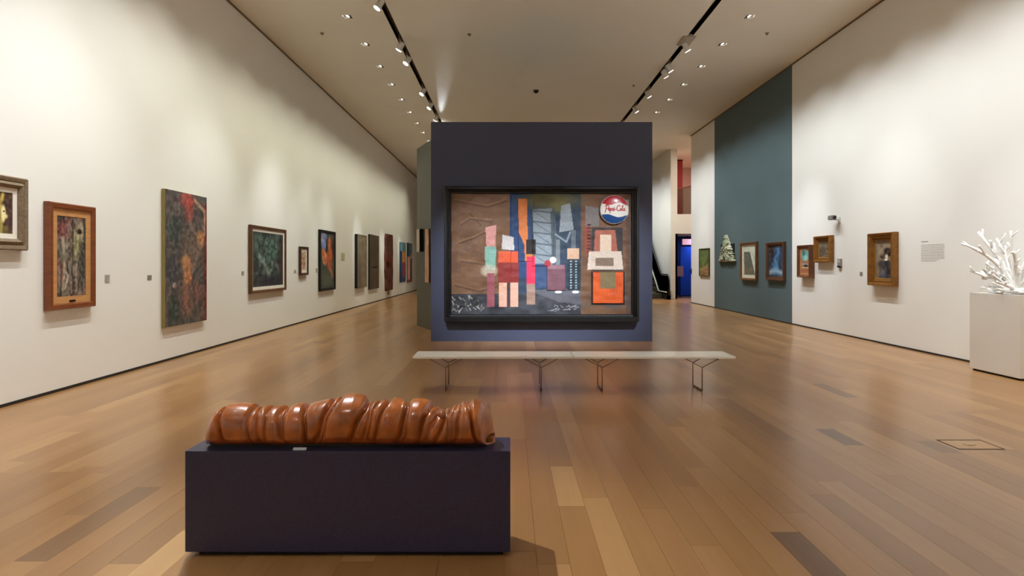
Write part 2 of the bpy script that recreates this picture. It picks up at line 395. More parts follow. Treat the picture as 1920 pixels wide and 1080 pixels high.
track_lamp(0, 28.5, (XL, 32.0, 1.8), TRACK * 1.5, 16, NEUT, 'left track spotlight farthest away behind the partition')
for y, tgt, pw, dg, c, lab, pl in (
    (-1.5, (-0.6, 3.2, 0.9), 0.35, 30, NEUT, 'white right track spotlight added unseen behind the camera as fill on the black plinth', False),  # second added fill lamp for the plinth front
    (1.5, (3.4, 5.0, 0.0), 0.5, 60, NEUT, 'white right track spotlight added out of view to fill the open floor', False),  # added lamp, general fill on the boards
    (5.0, (XR, 5.6, LZ), 0.7, 45, NEUT, 'white track spotlight nearest the camera on the right track, above the frame', False),
    (7.6, (7.25, 8.9, 1.5), 0.75, 34, NEUT, 'white right track spotlight aimed at the white branch sculpture', False),
    (4.6, (1.5, BY, 1.05), 9.2, 24, COOL, 'white right track spotlight aimed at the large collage', False),
    (11.2, (XR, 12.1, LZ), 0.7, 36, NEUT, 'white right track spotlight aimed at the gilt framed portrait', False),
    (14.55, (XR, 15.4, 1.5), 1.5, 26, COOL, 'right track spotlight under the pale junction plate', True),
    (16.1, (XR, 16.6, 1.7), 0.5, 26, COOL, 'right track spotlight, nearer one of the close pair', False),
    (16.57, (XR, 18.0, 1.7), 0.5, 26, NEUT, 'right track spotlight, farther one of the close pair', False),
    (18.56, (XR, 19.6, 1.7), 0.6, 26, NEUT, 'right track spotlight second nearest the navy partition', False),
    (20.4, (XR, 20.8, 1.7), 0.6, 26, WARM, 'right track spotlight nearest the navy partition', False),
    (22.6, (XR, 24.0, 1.7), 0.8, 26, NEUT, 'right track spotlight behind the partition aimed at the green landscape', False),
    (25.5, (XR, 30.5, 2.6), 1.4, 30, WARM, 'right track spotlight farthest away behind the partition', False)):
    wl = abs(tgt[0] - XR) < .1; track_lamp(1, y, tgt, TRACK * pw * (.8 if wl else 1), dg * (1.35 if wl else 1), c, lab, pl)

# lights of the rooms beyond the gap
def room_lamp(name, label, loc, power, col, size):
    t = thing(name, label, 'ceiling lamp', loc); boxobj('housing', (-size / 2, size / 2, -size / 2, size / 2, -0.06, 0.0), M_WHITEMETAL, t, 0.01)
    boxobj('diffuser', (-size * .45, size * .45, -size * .45, size * .45, -0.07, -0.06), mat(name + ' glow', (1, 1, 1), emit=(col, 3)), t)
    d = bpy.data.lights.new('glow', 'AREA'); d.size = size; d.energy = power; d.color = col
    o = bpy.data.objects.new('glow', d); link(o, t); o.location = (0, 0, -0.08)
room_lamp('blue_ceiling_lamp', 'blue ceiling lamp hidden inside the blue doorway room', (9.3, 30.0, 2.98), 16, (0.4, 0.55, 1.0), 0.6)
room_lamp('red_ceiling_lamp', 'red ceiling lamp hidden above the mezzanine', (9.6, 31.0, ZC - 0.01), 40, (1.0, 0.45, 0.36), 0.6)
room_lamp('lobby_ceiling_lamp', 'white ceiling lamp hidden in the side lobby', (10.0, 26.6, ZC - 0.01), 160, (1.0, 0.85, 0.7), 0.6)

# sensor dome and sprinklers on the ceiling
t = thing('ceiling_sensor', 'small dark dome sensor in the middle of the ceiling', 'sensor', (0.813, 18.7, ZC))
bm = bmesh.new(); tube(bm, [(0, 0, 0), (0, 0, -0.03), (0, 0, -0.075), (0, 0, -0.095)], [0.085, 0.085, 0.06, 0.02], 16); build('dome', bm, M_BLACK, t, True)
bm = bmesh.new(); cyl(bm, (0, 0, 0), (0, 0, -0.012), 0.1, 0.1, 20); build('base_ring', bm, M_WHITEMETAL, t)
for px, py, lab in ((604, 62, 'tiny ceiling sprinkler between left wall and left downlights'), (1438, 62, 'tiny ceiling sprinkler right of the nearest right downlights'),
                    (1188, 160, 'tiny ceiling sprinkler just left of the right track'), (880, 64, 'tiny ceiling sprinkler right of the left track')):
    Y = F * (ZC - EYE) / (VY - py); t = thing('sprinkler', lab, 'sprinkler', ((px - VX) * Y / F, Y, ZC))
    bm = bmesh.new(); cyl(bm, (0, 0, 0), (0, 0, -0.01), 0.045, 0.045, 14); build('rosette', bm, mat('dull metal', '7c7262', 0.5), t)
    bm = bmesh.new(); tube(bm, [(0, 0, -0.01), (0, 0, -0.04), (0, 0, -0.042), (0, 0, -0.046)], [0.01, 0.01, 0.022, 0.022], 10); build('nozzle', bm, mat('dull metal', '7c7262', 0.5), t)

# ------------------------------------------------------------------ pictures
def ring(bm, w, h, prof):
    """mitred frame: prof = [(inset, out)] swept round the rectangle; local x right, z up, wall at y=0"""
    loops = [[bm.verts.new(p) for p in ((-w / 2 + i, -d, i), (w / 2 - i, -d, i), (w / 2 - i, -d, h - i), (-w / 2 + i, -d, h - i))] for i, d in prof]
    for a, b in zip(loops, loops[1:]):
        for k in range(4): bm.faces.new((a[k], a[(k + 1) % 4], b[(k + 1) % 4], b[k]))
def wall_rect(side, px0, px1, pt, pb, d, ref=None):
    """rectangle on a side wall whose front face (d off the wall) shows at px0..px1; pt/pb heights at the near edge"""
    X = (abs(XL) if side == 0 else XR) - d; s = -1 if side == 0 else 1
    ya, yb = F * X / (s * (px0 - VX)), F * X / (s * (px1 - VX))
    r = ref if ref is not None else (px0 if side == 0 else px1); yr = F * X / (s * (r - VX))
    z1, z0 = EYE - (pt - VY) * yr / F, EYE - (pb - VY) * yr / F
    return (ya + yb) / 2, abs(yb - ya), z0, z1 - z0
def hang(side, rect):
    yc, w, z0, h = rect
    return ((XL if side == 0 else XR), yc, z0), (math.pi / 2 if side == 0 else -math.pi / 2)
def picture(name, label, side, rect, paint, nx, ny, frame=None, fmat=None, liner=None, seed=1, edge=None, depth=0.05, cat='painting', loc=None, rz=None, rough=0.5, coat=0.0, off=0.0):
    yc, w, z0, h = rect
    if loc is None: loc, rz = hang(side, rect)
    off = off or .006
    if side < 2: loc = (loc[0] - off if side == 1 else loc[0] + off, loc[1], loc[2])
    t = thing(name, label, cat, loc, rz, 'pictures on the left wall' if side == 0 else ('pictures on the right wall' if side == 1 else None))
    if frame:
        b = bmesh.new(); ring(b, w, h, frame); build('frame', b, fmat, t); ins, dep = frame[-1]
        if liner:
            lw, lm = liner; b = bmesh.new(); ring(b, w, h, [(ins - 0.004, dep - 0.012), (ins - 0.004, dep - 0.004), (ins + lw, dep - 0.008), (ins + lw, dep - 0.014)]); build('liner', b, lm, t); ins += lw; dep -= 0.009
        dep -= 0.004; iw, ih = w - 2 * ins + 0.004, h - 2 * ins + 0.004
    else:
        boxobj('stretcher', (-w / 2, w / 2, -depth + 0.001, 0, 0, h), edge, t); ins, dep, iw, ih = 0, depth, w, h
    a = Art(iw, ih, nx, ny, '808080', seed); paint(a); a.img = np.clip(a.img * 1.14, 0, 1)
    me = a.mesh('canvas', -iw / 2, (h - ih) / 2, -dep); mesh_obj('canvas', me, art_mat('painted canvas %g %g' % (rough, coat), rough, 0.12, 40, coat), t)
    return t
WOODB = mat('red brown wood frame', '7a4222', 0.4, noise=(6, 0.2, (1, 1, 6)), coat=0.2)
WOODT = mat('tan wood liner', 'c08c58', 0.5, noise=(8, 0.12, (1, 1, 6)))
WOODG = mat('grey brown weathered frame', '7d6a52', 0.55, noise=(7, 0.22, (6, 1, 6)))
GILT = mat('old gilt frame', '8a5c26', 0.38, metal=0.35, noise=(14, 0.25), bump=(40, 0.25))
GILT2 = mat('gilt liner', 'b58a4a', 0.35, metal=0.4, noise=(18, 0.2))
DARKF = mat('dark brown frame', '33261c', 0.45, noise=(9, 0.15))
DWOOD = mat('walnut frame', '5a3a26', 0.42, noise=(9, 0.2, (1, 1, 5)))
LINEN = mat('white linen liner', 'e8e0d2', 0.8)
CREAM = mat('cream mat board', 'd9cbb4', 0.8)

def p_head(a):
    a.mix(np.ones_like(a.U), '33261a').noise(6, 5, '4a3524', .7).rect(0, 1, 0, .2, '6b5a30', .8)
    a.blob(.9, .5, .16, .5, '3d262a', .5, 0, .8).blob(.5, .46, .2, .26, 'a8955a', .4).blob(.64, .48, .09, .2, 'd8cc9a', .5).blob(.75, .42, .05, .05, 'd0c290', .5).blob(.4, .38, .14, .24, '7a6a36', .6, 0, .9)
    a.line([(.2, .62), (.42, .68), (.58, .82), (.62, .95)], .12, 'b09a50', 1, .6).blob(.42, .72, .2, .06, '8d7a3c', .5, .5).blob(.66, .54, .05, .018, '2c2412', .4).blob(.7, .3, .04, .012, '6a4a34', .4)
    a.poly([(.42, .3), (.62, .22), (.6, 0), (.35, 0)], '8f8048', .9).noise(16, 10, 'b3a05a', .2).grain(.1)
def p_tall(a):
    a.mix(np.ones_like(a.U), '4a4138').noise(5, 9, '6e3a34', .8).noise(4, 14, '26241f', .9).noise(6, 12, '8d8474', .5)
    a.blob(.2, .82, .2, .12, '6a3030', .7, 0, .8).blob(.7, .66, .17, .2, '8f8d62', .7, 0, .85).blob(.82, .8, .12, .14, 'a09274', .6, 0, .8)
    a.blob(.78, .82, .09, .035, '1f1a16', .5).blob(.86, .4, .14, .3, '2b2a25', .6, 0, .8)
    a.line([(.2, .72), (.24, .5), (.27, .32), (.2, .1)], .09, 'b1a693', .8, 1).line([(.3, .3), (.38, .25), (.28, .1)], .05, 'd0c6b4', .7, 1)
    a.line([(.36, .9), (.33, .6), (.5, .72)], .04, '8f857a', .7, 1).line([(.52, .95), (.55, .6), (.5, .2)], .06, '2a1f1c', .7, 1).line([(.68, .4), (.66, .05)], .05, 'a59a8e', .6, 1).line([(.45, .4), (.5, .05)], .05, '857870', .6, 1)
    a.noise(26, 22, '2a2622', .3).noise(30, 20, 'c8baa4', .25).grain(.14)
def p_figure(a):
    a.mix(np.ones_like(a.U), '4c4644').noise(10, 8, '3a4446', .7).noise(20, 10, '645652', .5).rect(.93, 1, 0, .95, '6a2a26', .9)
    a.blob(.5, .95, .17, .06, 'b04a44', .7, 0, .85).blob(.55, .86, .1, .08, '8c3a36', .7, 0, .8).line([(.1, .8), (.3, .9)], .08, '7a7270', .5, 1).blob(.2, .72, .15, .1, '37413f', .6, 0, .8)
    a.line([(.68, .96), (.95, .88), (.93, .7), (.84, .6)], .05, 'b58a72', .85, .8).blob(.82, .66, .1, .06, 'b27a4e', .6, .6).blob(.6, .6, .22, .1, '6a5a50', .8, .2, .7)
    a.line([(.55, .85), (.6, .75), (.7, .7)], .05, '9a8078', .6, 1).blob(.48, .46, .13, .06, 'b0824e', .6, -.4).line([(.8, .58), (.66, .46), (.55, .38)], .1, '8c7464', .6, 1)
    a.line([(.5, .46), (.52, .34), (.47, .22), (.5, .12)], .17, '9c6450', .75, 1).blob(.52, .36, .1, .05, 'b87a54', .6).blob(.75, .24, .14, .08, '7d5248', .8, 0, .7).blob(.15, .4, .12, .1, '3d3c48', .7, 0, .7)
    a.blob(.2, .3, .04, .02, 'b09a94', .8).blob(.18, .12, .1, .12, '2c4038', .8, 0, .7).noise(40, 24, '2a2624', .3).noise(46, 26, 'a89488', .22).grain(.2)
def p_green(a):
    a.mix(np.ones_like(a.U), '3a4440').noise(7, 8, '4c5c56', .8).noise(5, 6, '2c2c30', .6).blob(.55, .65, .2, .2, '4e6a5e', .7, 0, .7)
    for p, w, c in (([(.1, .75), (.25, .6), (.2, .3)], .05, '5f7468'), ([(.35, .5), (.5, .22), (.6, .35)], .06, '7e9086'), ([(.4, .82), (.55, .88), (.72, .8), (.8, .55)], .05, '5d8070'),
                    ([(.2, .55), (.35, .42)], .06, '8a9a90'), ([(.5, .78), (.52, .4)], .05, '50685e'), ([(.62, .45), (.8, .38), (.85, .25)], .05, '6e7a78'), ([(.1, .2), (.2, .35)], .04, '6b7470'), ([(.1, .9), (.3, .88)], .04, '596a60')):
        a.line(p, w, c, .7, 1)
    a.blob(.93, .5, .06, .5, '41211c', .8, 0, .6).blob(.5, .1, .4, .08, '30263a', .8, 0, .6).noise(20, 20, '16181a', .5).grain(.2)
def p_small(a): a.mix(np.ones_like(a.U), 'b59a82').noise(8, 5, '7a4a3a', .9).noise(14, 8, 'cbb8a0', .5).blob(.5, .5, .2, .3, '8f6a58', .6, 0, .6)
def p_nudes(a):
    a.mix(np.ones_like(a.U), '3d4a40').noise(8, 6, '2a2a26', .7).blob(.25, .85, .22, .16, '6f86b8', .5).blob(.12, .9, .1, .1, '8fa0c4', .5).blob(.42, .78, .05, .12, '1c2028', .5)
    a.blob(.28, .58, .24, .1, 'c0744a', .4, -.5).blob(.3, .52, .17, .1, 'd08a5e', .5).blob(.62, .8, .1, .14, 'b5603c', .5).blob(.68, .6, .24, .12, 'a8532e', .5, .4).blob(.66, .42, .17, .12, '9c4a30', .5)
    a.line([(.6, .4), (.75, .3), (.85, .22)], .12, 'b5704e', .9, .8).blob(.9, .75, .08, .2, '2a1c18', .6).blob(.4, .15, .4, .15, '4f5f54', .8, 0, .8).noise(20, 12, '6a2e20', .4).grain(.15)
def p_slab(a): a.mix(np.ones_like(a.U), '6b5f4e').noise(12, 2, '7f735e', .6).noise(3, 4, '574c3e', .6).line([(.3, .88), (.6, .92), (.95, .7)], .05, '94866c', .6, 1).line([(.6, .92), (.95, .95)], .04, '8d8068', .6, 1).grain(.12)
def p_slab2(a): a.mix(np.ones_like(a.U), '4f4536').noise(2, 9, '5d5140', .7).noise(8, 3, '44392e', .5).rect(.3, .82, .385, .41, '0e0b09').rect(.28, .84, .33, .38, '5c5248', .8).rect(0, 1, .0, .33, '50433a', .5).grain(.1)
def p_block1(a): a.mix(np.ones_like(a.U), '1f3a52').rect(0, 1, .78, 1, '5b8288').rect(.0, .45, 0, .76, '1e3350').rect(.4, 1, .48, .77, 'b87a34').rect(.45, 1, .1, .5, '8a3038').rect(.4, 1, 0, .12, '2b3a60').noise(10, 4, '2a4a60', .3)
def p_block2(a): a.mix(np.ones_like(a.U), '466a70').rect(0, .4, .62, 1, '1a3444').poly([(0, .65), (.6, .65), (1, .78), (1, 0), (0, 0)], 'c88a80').rect(.55, 1, .05, .6, '5a4a3a').rect(.1, .5, .1, .6, 'd8a49a').rect(0, 1, 0, .06, '8a5040').noise(8, 4, 'a07a70', .2)
def p_landscape(a): a.mix(np.ones_like(a.U), '68753f').noise(5, 6, '4c5a30', .8).rect(0, 1, .8, 1, '59663a', .6).poly([(0, .35), (.4, .3), (.8, .45), (1, .4), (1, 0), (0, 0)], '8a7a4c').poly([(.1, .1), (.5, .3), (.9, .25), (1, 0), (0, 0)], '9a6a4c').noise(14, 8, '3c4a2a', .5).grain(.2)
def p_tower(a): a.mix(np.ones_like(a.U), 'b9bfae').poly([(.08, .8), (.5, .8), (.9, .05), (.12, .05)], '5a5a4e').poly([(.5, .8), (.58, .78), (.95, .05), (.9, .05)], '33342e').rect(.12, .8, .05, .22, '6a5a3c', .5).noise(14, 8, '8a8a78', .3).line([(.1, .8), (.5, .8)], .03, '44443a')
def p_blue(a): a.mix(np.ones_like(a.U), '1f2a38').blob(.35, .9, .4, .3, '2a1c1c', .6).blob(.65, .6, .3, .5, '24405e', .7).line([(.72, 1), (.6, .7), (.45, .6), (.5, .4)], .1, '5a84a8', .8, 1).blob(.55, .35, .3, .12, '3f6a8e', .7).line([(.1, .15), (.5, .2), (.95, .12)], .14, 'a8c0d2', .8, 1).blob(.8, .45, .12, .2, '1a2638', .6).noise(12, 10, '7a9ab8', .3).grain(.15)
def p_oval(a):
    a.mix(np.ones_like(a.U), '9a6a48').noise(12, 8, '7d4e36', .5).blob(.52, .72, .36, .22, '5d8f8c', .12).blob(.4, .8, .14, .1, '3b5a58', .4).blob(.6, .62, .2, .1, '84b0aa', .5)
    a.rect(.15, .85, .38, .42, '8a8478').blob(.6, .33, .2, .05, '2c3028', .4).rect(.2, .85, .26, .285, 'd9c9a0').rect(.12, .9, .12, .2, '8a5838', .7).rect(.1, .95, .04, .07, 'c9a060', .8)
def p_brown(a): a.mix(np.ones_like(a.U), '5d5240').noise(8, 8, '40382c', .8).noise(10, 8, '7d705a', .6).blob(.6, .75, .3, .2, '6a604e', .7).blob(.4, .4, .2, .3, '4a3a32', .6, 0, .6).grain(.2)
def p_lady(a):
    a.mix(np.ones_like(a.U), '6a5644').blob(.5, .7, .6, .35, '7d6c5a', .8).noise(8, 6, '54463a', .6).blob(.7, .68, .3, .12, '1d1714', .4).blob(.5, .6, .25, .08, '2a2320', .5).blob(.68, .57, .1, .06, 'c9b49a', .4)
    a.blob(.66, .46, .12, .06, 'e4dccb', .5).poly([(.2, 0), (.95, 0), (1, .3), (.85, .48), (.5, .46), (.25, .3)], '23242a').blob(.35, .35, .2, .12, '393436', .6).blob(.35, .7, .2, .1, '96846e', .7, 0, .7).blob(.45, .12, .2, .1, '494a55', .6).noise(14, 8, '8a7864', .3).grain(.15)

# left wall
picture('framed_portrait', 'profile head in a weathered grey brown frame, cut off at the left edge', 0, wall_rect(0, -45, 55, 336, 470, .09, 55), p_head, 50, 60,
        [(0, 0), (0, .06), (.015, .085), (.05, .075), (.06, .065), (.095, .09), (.115, .07), (.13, .05)], WOODG, (.055, LINEN), 3)
t = picture('framed_painting', 'tall dark painting in a red brown frame with tan liner, second from the left edge', 0, wall_rect(0, 93, 180, 377, 583, .08), p_tall, 70, 150,
        [(0, 0), (0, .065), (.012, .08), (.06, .075), (.075, .055)], WOODB, (.085, WOODT), 5)
boxobj('nameplate', (-.05, .05, -.062, -.05, .088, .112), mat('dark brass plate', '2c1c10', 0.4, metal=0.6), t, .003)
picture('tall_canvas', 'tall unframed dark figure painting with olive painted edges', 0, wall_rect(0, 309, 387, 353.5, 614.5, .06), p_figure, 90, 150, edge=mat('olive canvas edge', '8d8048', 0.7), depth=.06, seed=7, rough=.4)
picture('framed_painting', 'dark green abstract painting in a brown frame with white liner', 0, wall_rect(0, 472, 537, 421, 551, .08), p_green, 70, 70,
        [(0, 0), (0, .06), (.01, .08), (.05, .075), (.065, .05)], mat('brown frame', '5f3d24', 0.45, noise=(8, .2)), (.07, LINEN), 9)
picture('small_framed_print', 'small reddish print in a dark frame with white mat on the left wall', 0, wall_rect(0, 564.5, 578.7, 462, 516, .07), p_small, 20, 36,
        [(0, 0), (0, .06), (.01, .07), (.05, .06), (.06, .04)], mat('maroon frame', '4a2c20', 0.45), (.08, LINEN), 11)
picture('framed_painting', 'orange and blue nudes painting in a thin black frame', 0, wall_rect(0, 601, 629.5, 430, 546.5, .07), p_nudes, 46, 80,
        [(0, 0), (0, .06), (.01, .07), (.07, .06), (.08, .045)], M_BLACK, None, 13)
picture('relief_panel', 'tall grey brown relief panel with thick black edge, left of a matching panel', 0, wall_rect(0, 670, 687.7, 438.7, 540.5, .1), p_slab, 24, 60, edge=M_BLACK, depth=.1, seed=15, cat='panel')
t = picture('relief_panel', 'tall olive brown panel with a small dark slot low down', 0, wall_rect(0, 693, 710.5, 439, 543, .06), p_slab2, 24, 70, edge=mat('dark olive edge', '2c271c', .6), depth=.06, seed=17, cat='panel')
r = wall_rect(0, 725.3, 739, 437, 546.6, .12)
loc, rz = hang(0, r); a = Art(r[1], r[3], 30, 80, '5a3024', 19)
a.noise(12, 3, '46241a', .7).noise(24, 6, '6e4030', .5).blob(.45, .48, .5, .1, '6a2a1c', .6).blob(.75, .56, .16, .035, 'a8684c', .5).blob(.2, .46, .14, .06, '1c0c08', .5).blob(.85, .5, .14, .05, '240e08', .5).grain(.12)
uu, vv = a.U * 2 - 1, a.V
hw = r[1] / 2 * (0.86 + 0.17 * np.sin(np.pi * np.clip(vv, 0, 1)) + 0.03 * np.sin(vv * 23))
dp = 0.03 + 0.13 * np.sqrt(np.clip(1 - uu ** 2, 0, 1)) + 0.05 * np.exp(-((vv - .5) / .1) ** 2) * np.cos(uu * 5) ; dp[:, 0] = 0; dp[:, -1] = 0; dp[0] = 0; dp[-1] = 0
t = thing('carved_panel', 'tall red brown bowed carved panel with knotted middle', 'panel', loc, rz, 'pictures on the left wall')
mesh_obj('carving', grid_mesh('carving', uu * hw, -dp, r[3] * vv, a), art_mat('carved wood', .45, .3, 30), t, True)
bm = bmesh.new(); box(bm, -.08, .08, -.03, 0, -.18, .02); build('mount', bm, mat('mount wood', '7a5a44', .6), t)
picture('block_painting', 'narrow blue, ochre and red block painting, left one of the farthest pair', 0, wall_rect(0, 750, 760.6, 453.4, 529.3, .03), p_block1, 16, 40, edge=mat('navy canvas edge', '1c2c40', .6), depth=.03, seed=21)
picture('block_painting', 'narrow teal and pink block painting, right one of the farthest pair', 0, wall_rect(0, 763.6, 772.6, 455, 529.7, .03), p_block2, 16, 40, edge=mat('dark teal canvas edge', '182c34', .6), depth=.03, seed=23)
# on the splayed rear wing of the partition
A0, dAB, nrm = Vector((-1.91, 14.84, 0)), Vector((-.396, .918, 0)), Vector((-.918, -.396, 0)); wrz = -math.radians(66.67)
def wing(tc, z): p = A0 + dAB * tc + nrm * 0.012; return (p.x, p.y, z)
picture('wing_canvas', 'small black picture on the grey wing behind the navy partition', 2, (0, .28, 1.91, .57), lambda a: a.mix(np.ones_like(a.U), 'b0a898').noise(4, 4, '8a8274', .6), 8, 12,
        edge=M_BLACK, depth=.1, loc=wing(.74, 1.91), rz=wrz, seed=31)
picture('wing_canvas', 'tall pinkish canvas seen edge-on beside the navy partition corner', 2, (0, .33, 1.15, 1.3), lambda a: a.mix(np.ones_like(a.U), 'b48a70').noise(5, 3, '7a5440', .8).noise(8, 3, 'd0b49c', .5), 12, 40,
        edge=mat('brown picture edge', '6a4a38', .6), depth=.03, loc=wing(.17, 1.15), rz=wrz, seed=33)
# right wall
picture('landscape_panel', 'small green and brown landscape left of the teal wall', 1, wall_rect(1, 1310.4, 1329, 465, 518.5, .05), p_landscape, 24, 44, [(0, 0), (0, .045), (.01, .05), (.035, .045), (.04, .03)], mat('olive brown frame', '4c4626', .5), None, 35)
picture('framed_print', 'print of a dark leaning tower in a walnut frame on the teal wall', 1, wall_rect(1, 1387.5, 1417, 452.8, 526.5, .09), p_tower, 40, 60, [(0, 0), (0, .075), (.01, .09), (.06, .08), (.07, .05)], mat('light walnut frame', '6e4a2c', .42, noise=(9, .2)), (.06, CREAM), 37, off=.008)
picture('framed_painting', 'dark blue waterfall-like painting in a brown frame on the teal wall', 1, wall_rect(1, 1435.7, 1468.4, 452.8, 527, .09), p_blue, 44, 60, [(0, 0), (0, .075), (.01, .09), (.07, .075), (.08, .05), (.1, .055), (.11, .04)], DWOOD, None, 39, off=.008)
picture('framed_relief', 'narrow copper coloured picture with turquoise oval, right of the teal wall', 1, wall_rect(1, 1494, 1517, 458.8, 520.8, .14), p_oval, 34, 56, [(0, 0), (0, .12), (.01, .14), (.04, .13), (.06, .09)], mat('copper brown frame', '6a4026', .4, noise=(9, .2)), None, 41)
picture('gilt_picture', 'small brown picture in a gilt frame hung higher, beneath the camera bracket', 1, wall_rect(1, 1525, 1554.5, 440.8, 492, .12), p_brown, 40, 44, [(0, 0), (0, .1), (.015, .12), (.05, .11), (.07, .07), (.095, .075), (.11, .05)], GILT, (.02, GILT2), 43)
picture('gilt_portrait', 'portrait of a woman in a dark hat in a deep gilt frame', 1, wall_rect(1, 1626, 1672.7, 434.5, 537.5, .13), p_lady, 50, 90, [(0, 0), (0, .11), (.012, .13), (.05, .115), (.065, .09), (.095, .095), (.11, .06), (.135, .05)], GILT, (.02, GILT2), 45)
# crumpled triangular relief on the teal wall
r = wall_rect(1, 1346, 1374.5, 438, 491, .1); loc, rz = hang(1, r); a = Art(r[1], r[3], 56, 80, 'b0b49a', 47)
a.noise(14, 9, '86906e', .8).noise(26, 14, 'd6d6c8', .8).noise(40, 22, '5e6450', .6).blob(.5, .75, .3, .15, 'a0b078', .6, 0, .4).blob(.42, .12, .06, .1, '14140f', .4).blob(.55, .85, .05, .03, '3a4030', .5).grain(.2)
uu, vv = a.U * 2 - 1, a.V
wob = vnoise(80, 56, 30, 1, 5)[:, :1] - .5
hw = r[1] / 2 * np.clip((1.02 - vv) ** .9 * 1.12, .05, 1) * (1 + .28 * wob)
dp = .07 * np.sqrt(np.clip(1 - uu ** 2, 0, 1)) + .09 * (vnoise(80, 56, 18, 12, 9) - .5) * (1 - uu ** 4) + .02; dp[:, 0] = 0; dp[:, -1] = 0; dp[0] = 0; dp[-1] = 0
hole = np.exp(-(((a.U - .42) / .07) ** 2 + ((a.V - .12) / .1) ** 2)); dp *= (1 - .8 * hole)
t = thing('triangular_relief', 'pale crumpled triangular relief with jagged edges on the teal wall', 'relief', (loc[0] - .01, loc[1], loc[2]), rz)
mesh_obj('crumpled_body', grid_mesh('crumpled_body', uu * hw, -dp - .02, r[3] * vv, a), art_mat('crumpled plaster', .7, .5, 40), t, True)
bm = bmesh.new(); ring(bm, r[1] * .9, r[3] * .7, [(.04, 0), (.04, .03), (.3, .03)]); build('mount', bm, M_BLACK, t)

# ------------------------------------------------------------------ large collage on the navy partition (generic stand-in)
S = BY / F
w, h = 361 * S, 250 * S; cx = (1015.5 - VX) * S; z0 = EYE - (603 - VY) * S
big = thing('large_collage', 'wide colourful collage in a heavy black frame on the navy partition', 'painting', (cx * (BY - .15) / BY, BY, z0 + .02))
FB = mat('black lacquer frame', '09090b', 0.4)
bm = bmesh.new(); ring(bm, w, h, [(0, 0), (0, .17), (.015, .19), (.055, .19), (.065, .15), (.09, .14), (.1, .10), (.13, .095), (.14, .05)])
build('frame', bm, FB, big)
bm = bmesh.new(); box(bm, -w / 2 + .02, w / 2 - .02, -.23, 0, -.015, .09); bmesh.ops.bevel(bm, geom=bm.edges[:], offset=.012, segments=2, affect='EDGES'); build('bottom_ledge', bm, FB, big)
iw, ih = w - .27, h - .27
a = Art(iw, ih, 320, 205, '6b4c34', 61)
a.noise(8, 9, '5a3c28', .6).noise(24, 20, '7d5c40', .4)
for p in ([(.02, .95), (.2, .9), (.3, .95)], [(.04, .6), (.12, .64), (.2, .7)], [(.05, .45), (.2, .42)], [(.02, .25), (.15, .2), (.25, .24)], [(.1, .85), (.16, .75)], [(.05, .75), (.1, .8), (.22, .78)]):
    a.line(p, .008, '8a6a4c', .7, 1); a.line([(x + .004, y - .012) for x, y in p], .008, '402a1c', .7, 1)
a.rect(.325, .72, .0, 1, '26384c').rect(.325, .44, .3, 1, '1f3a62').noise(8, 10, '31414c', .7, mask=((a.U > .44) & (a.U < .72)))
a.blob(.55, .95, .16, .08, '6a6644', .8, 0, .9).blob(.6, .9, .05, .06, '7d7a48', .8, 0, .6)
a.rect(0, .72, 0, .17, '2a2c32').noise(14, 22, '464850', .6, mask=(a.V < .17)).poly([(.42, .2), (.72, .22), (.72, .08), (.6, .1)], '5a5a62', .9)
a.poly([(.45, .87), (.56, .88), (.57, .4), (.46, .42)], '7d8890').poly([(.61, .9), (.66, .92), (.68, .7), (.6, .68)], '8c979e').poly([(.55, .86), (.575, .84), (.6, .38), (.56, .38)], '4a545c')
for k in range(5): a.line([(.45, .86 - .09 * k), (.565, .84 - .09 * k)], .006, '38424a', .9); a.line([(.45, .86 - .09 * k), (.565, .75 - .09 * k)], .004, '4a545c', .8)
a.line([(.58, .66), (.64, .6), (.66, .68)], .01, '9aa4aa', .8).rect(.58, .605, .38, .62, '6b757c').rect(.665, .69, .5, .7, '5a646c')
a.poly([(.37, .96), (.42, .96), (.425, .6), (.455, .5), (.45, .44), (.41, .44), (.405, .58), (.375, .68)], 'c8743c').noise(10, 30, 'd98a50', .4, mask=((a.U > .37) & (a.U < .455) & (a.V > .44)) * 0.0)
a.rect(.47, .53, .22, .42, '2f4468').rect(.53, .635, .2, .4, '6a4650').rect(.535, .63, .375, .41, '84606a').blob(.565, .45, .018, .026, 'e2e0da', .2).blob(.535, .42, .018, .03, '9c2a34', .3)
a.rect(.645, .715, .2, .46, '1e2a36').rect(.645, .71, .46, .545, 'c8a488')
for k in range(11):
    for x in (.665, .693): a.rect(x - .004, x + .004, .212 + k * .022, .222 + k * .022, '9ab0b4')
a.blob(.595, .185, .02, .012, 'd8d8d6', .3).blob(.69, .185, .02, .012, 'd8d8d6', .3)
# plain upright colour forms
a.poly([(.19, .72), (.25, .74), (.245, .56), (.195, .56)], 'c48c84').poly([(.185, .56), (.25, .56), (.245, .37), (.19, .37)], '7aa598').blob(.21, .36, .045, .05, 'b8ae9c', .5, 0, .8).rect(.198, .24, .06, .34, '8c4a54')
a.poly([(.285, .66), (.345, .64), (.35, .53), (.28, .54)], 'bdb8b6').poly([(.262, .52), (.372, .52), (.372, .42), (.262, .42)], 'c8512c').rect(.258, .375, .26, .43, '7c2420').rect(.265, .37, .06, .26, 'd0a08a').rect(.308, .328, .06, .26, '3a3034')
a.rect(.415, .47, .5, .62, '1a1618').rect(.418, .466, .25, .48, 'd02a4c').rect(.42, .464, .08, .25, 'a8846f', .8)
a.rect(.74, .77, .5, .76, '8c3c30').poly([(.745, .9), (.82, .88), (.82, .73), (.745, .73)], '77777a', .8)
for k in range(9): a.rect(.755, .775, .51 + k * .028, .522 + k * .028, '3a1c18')
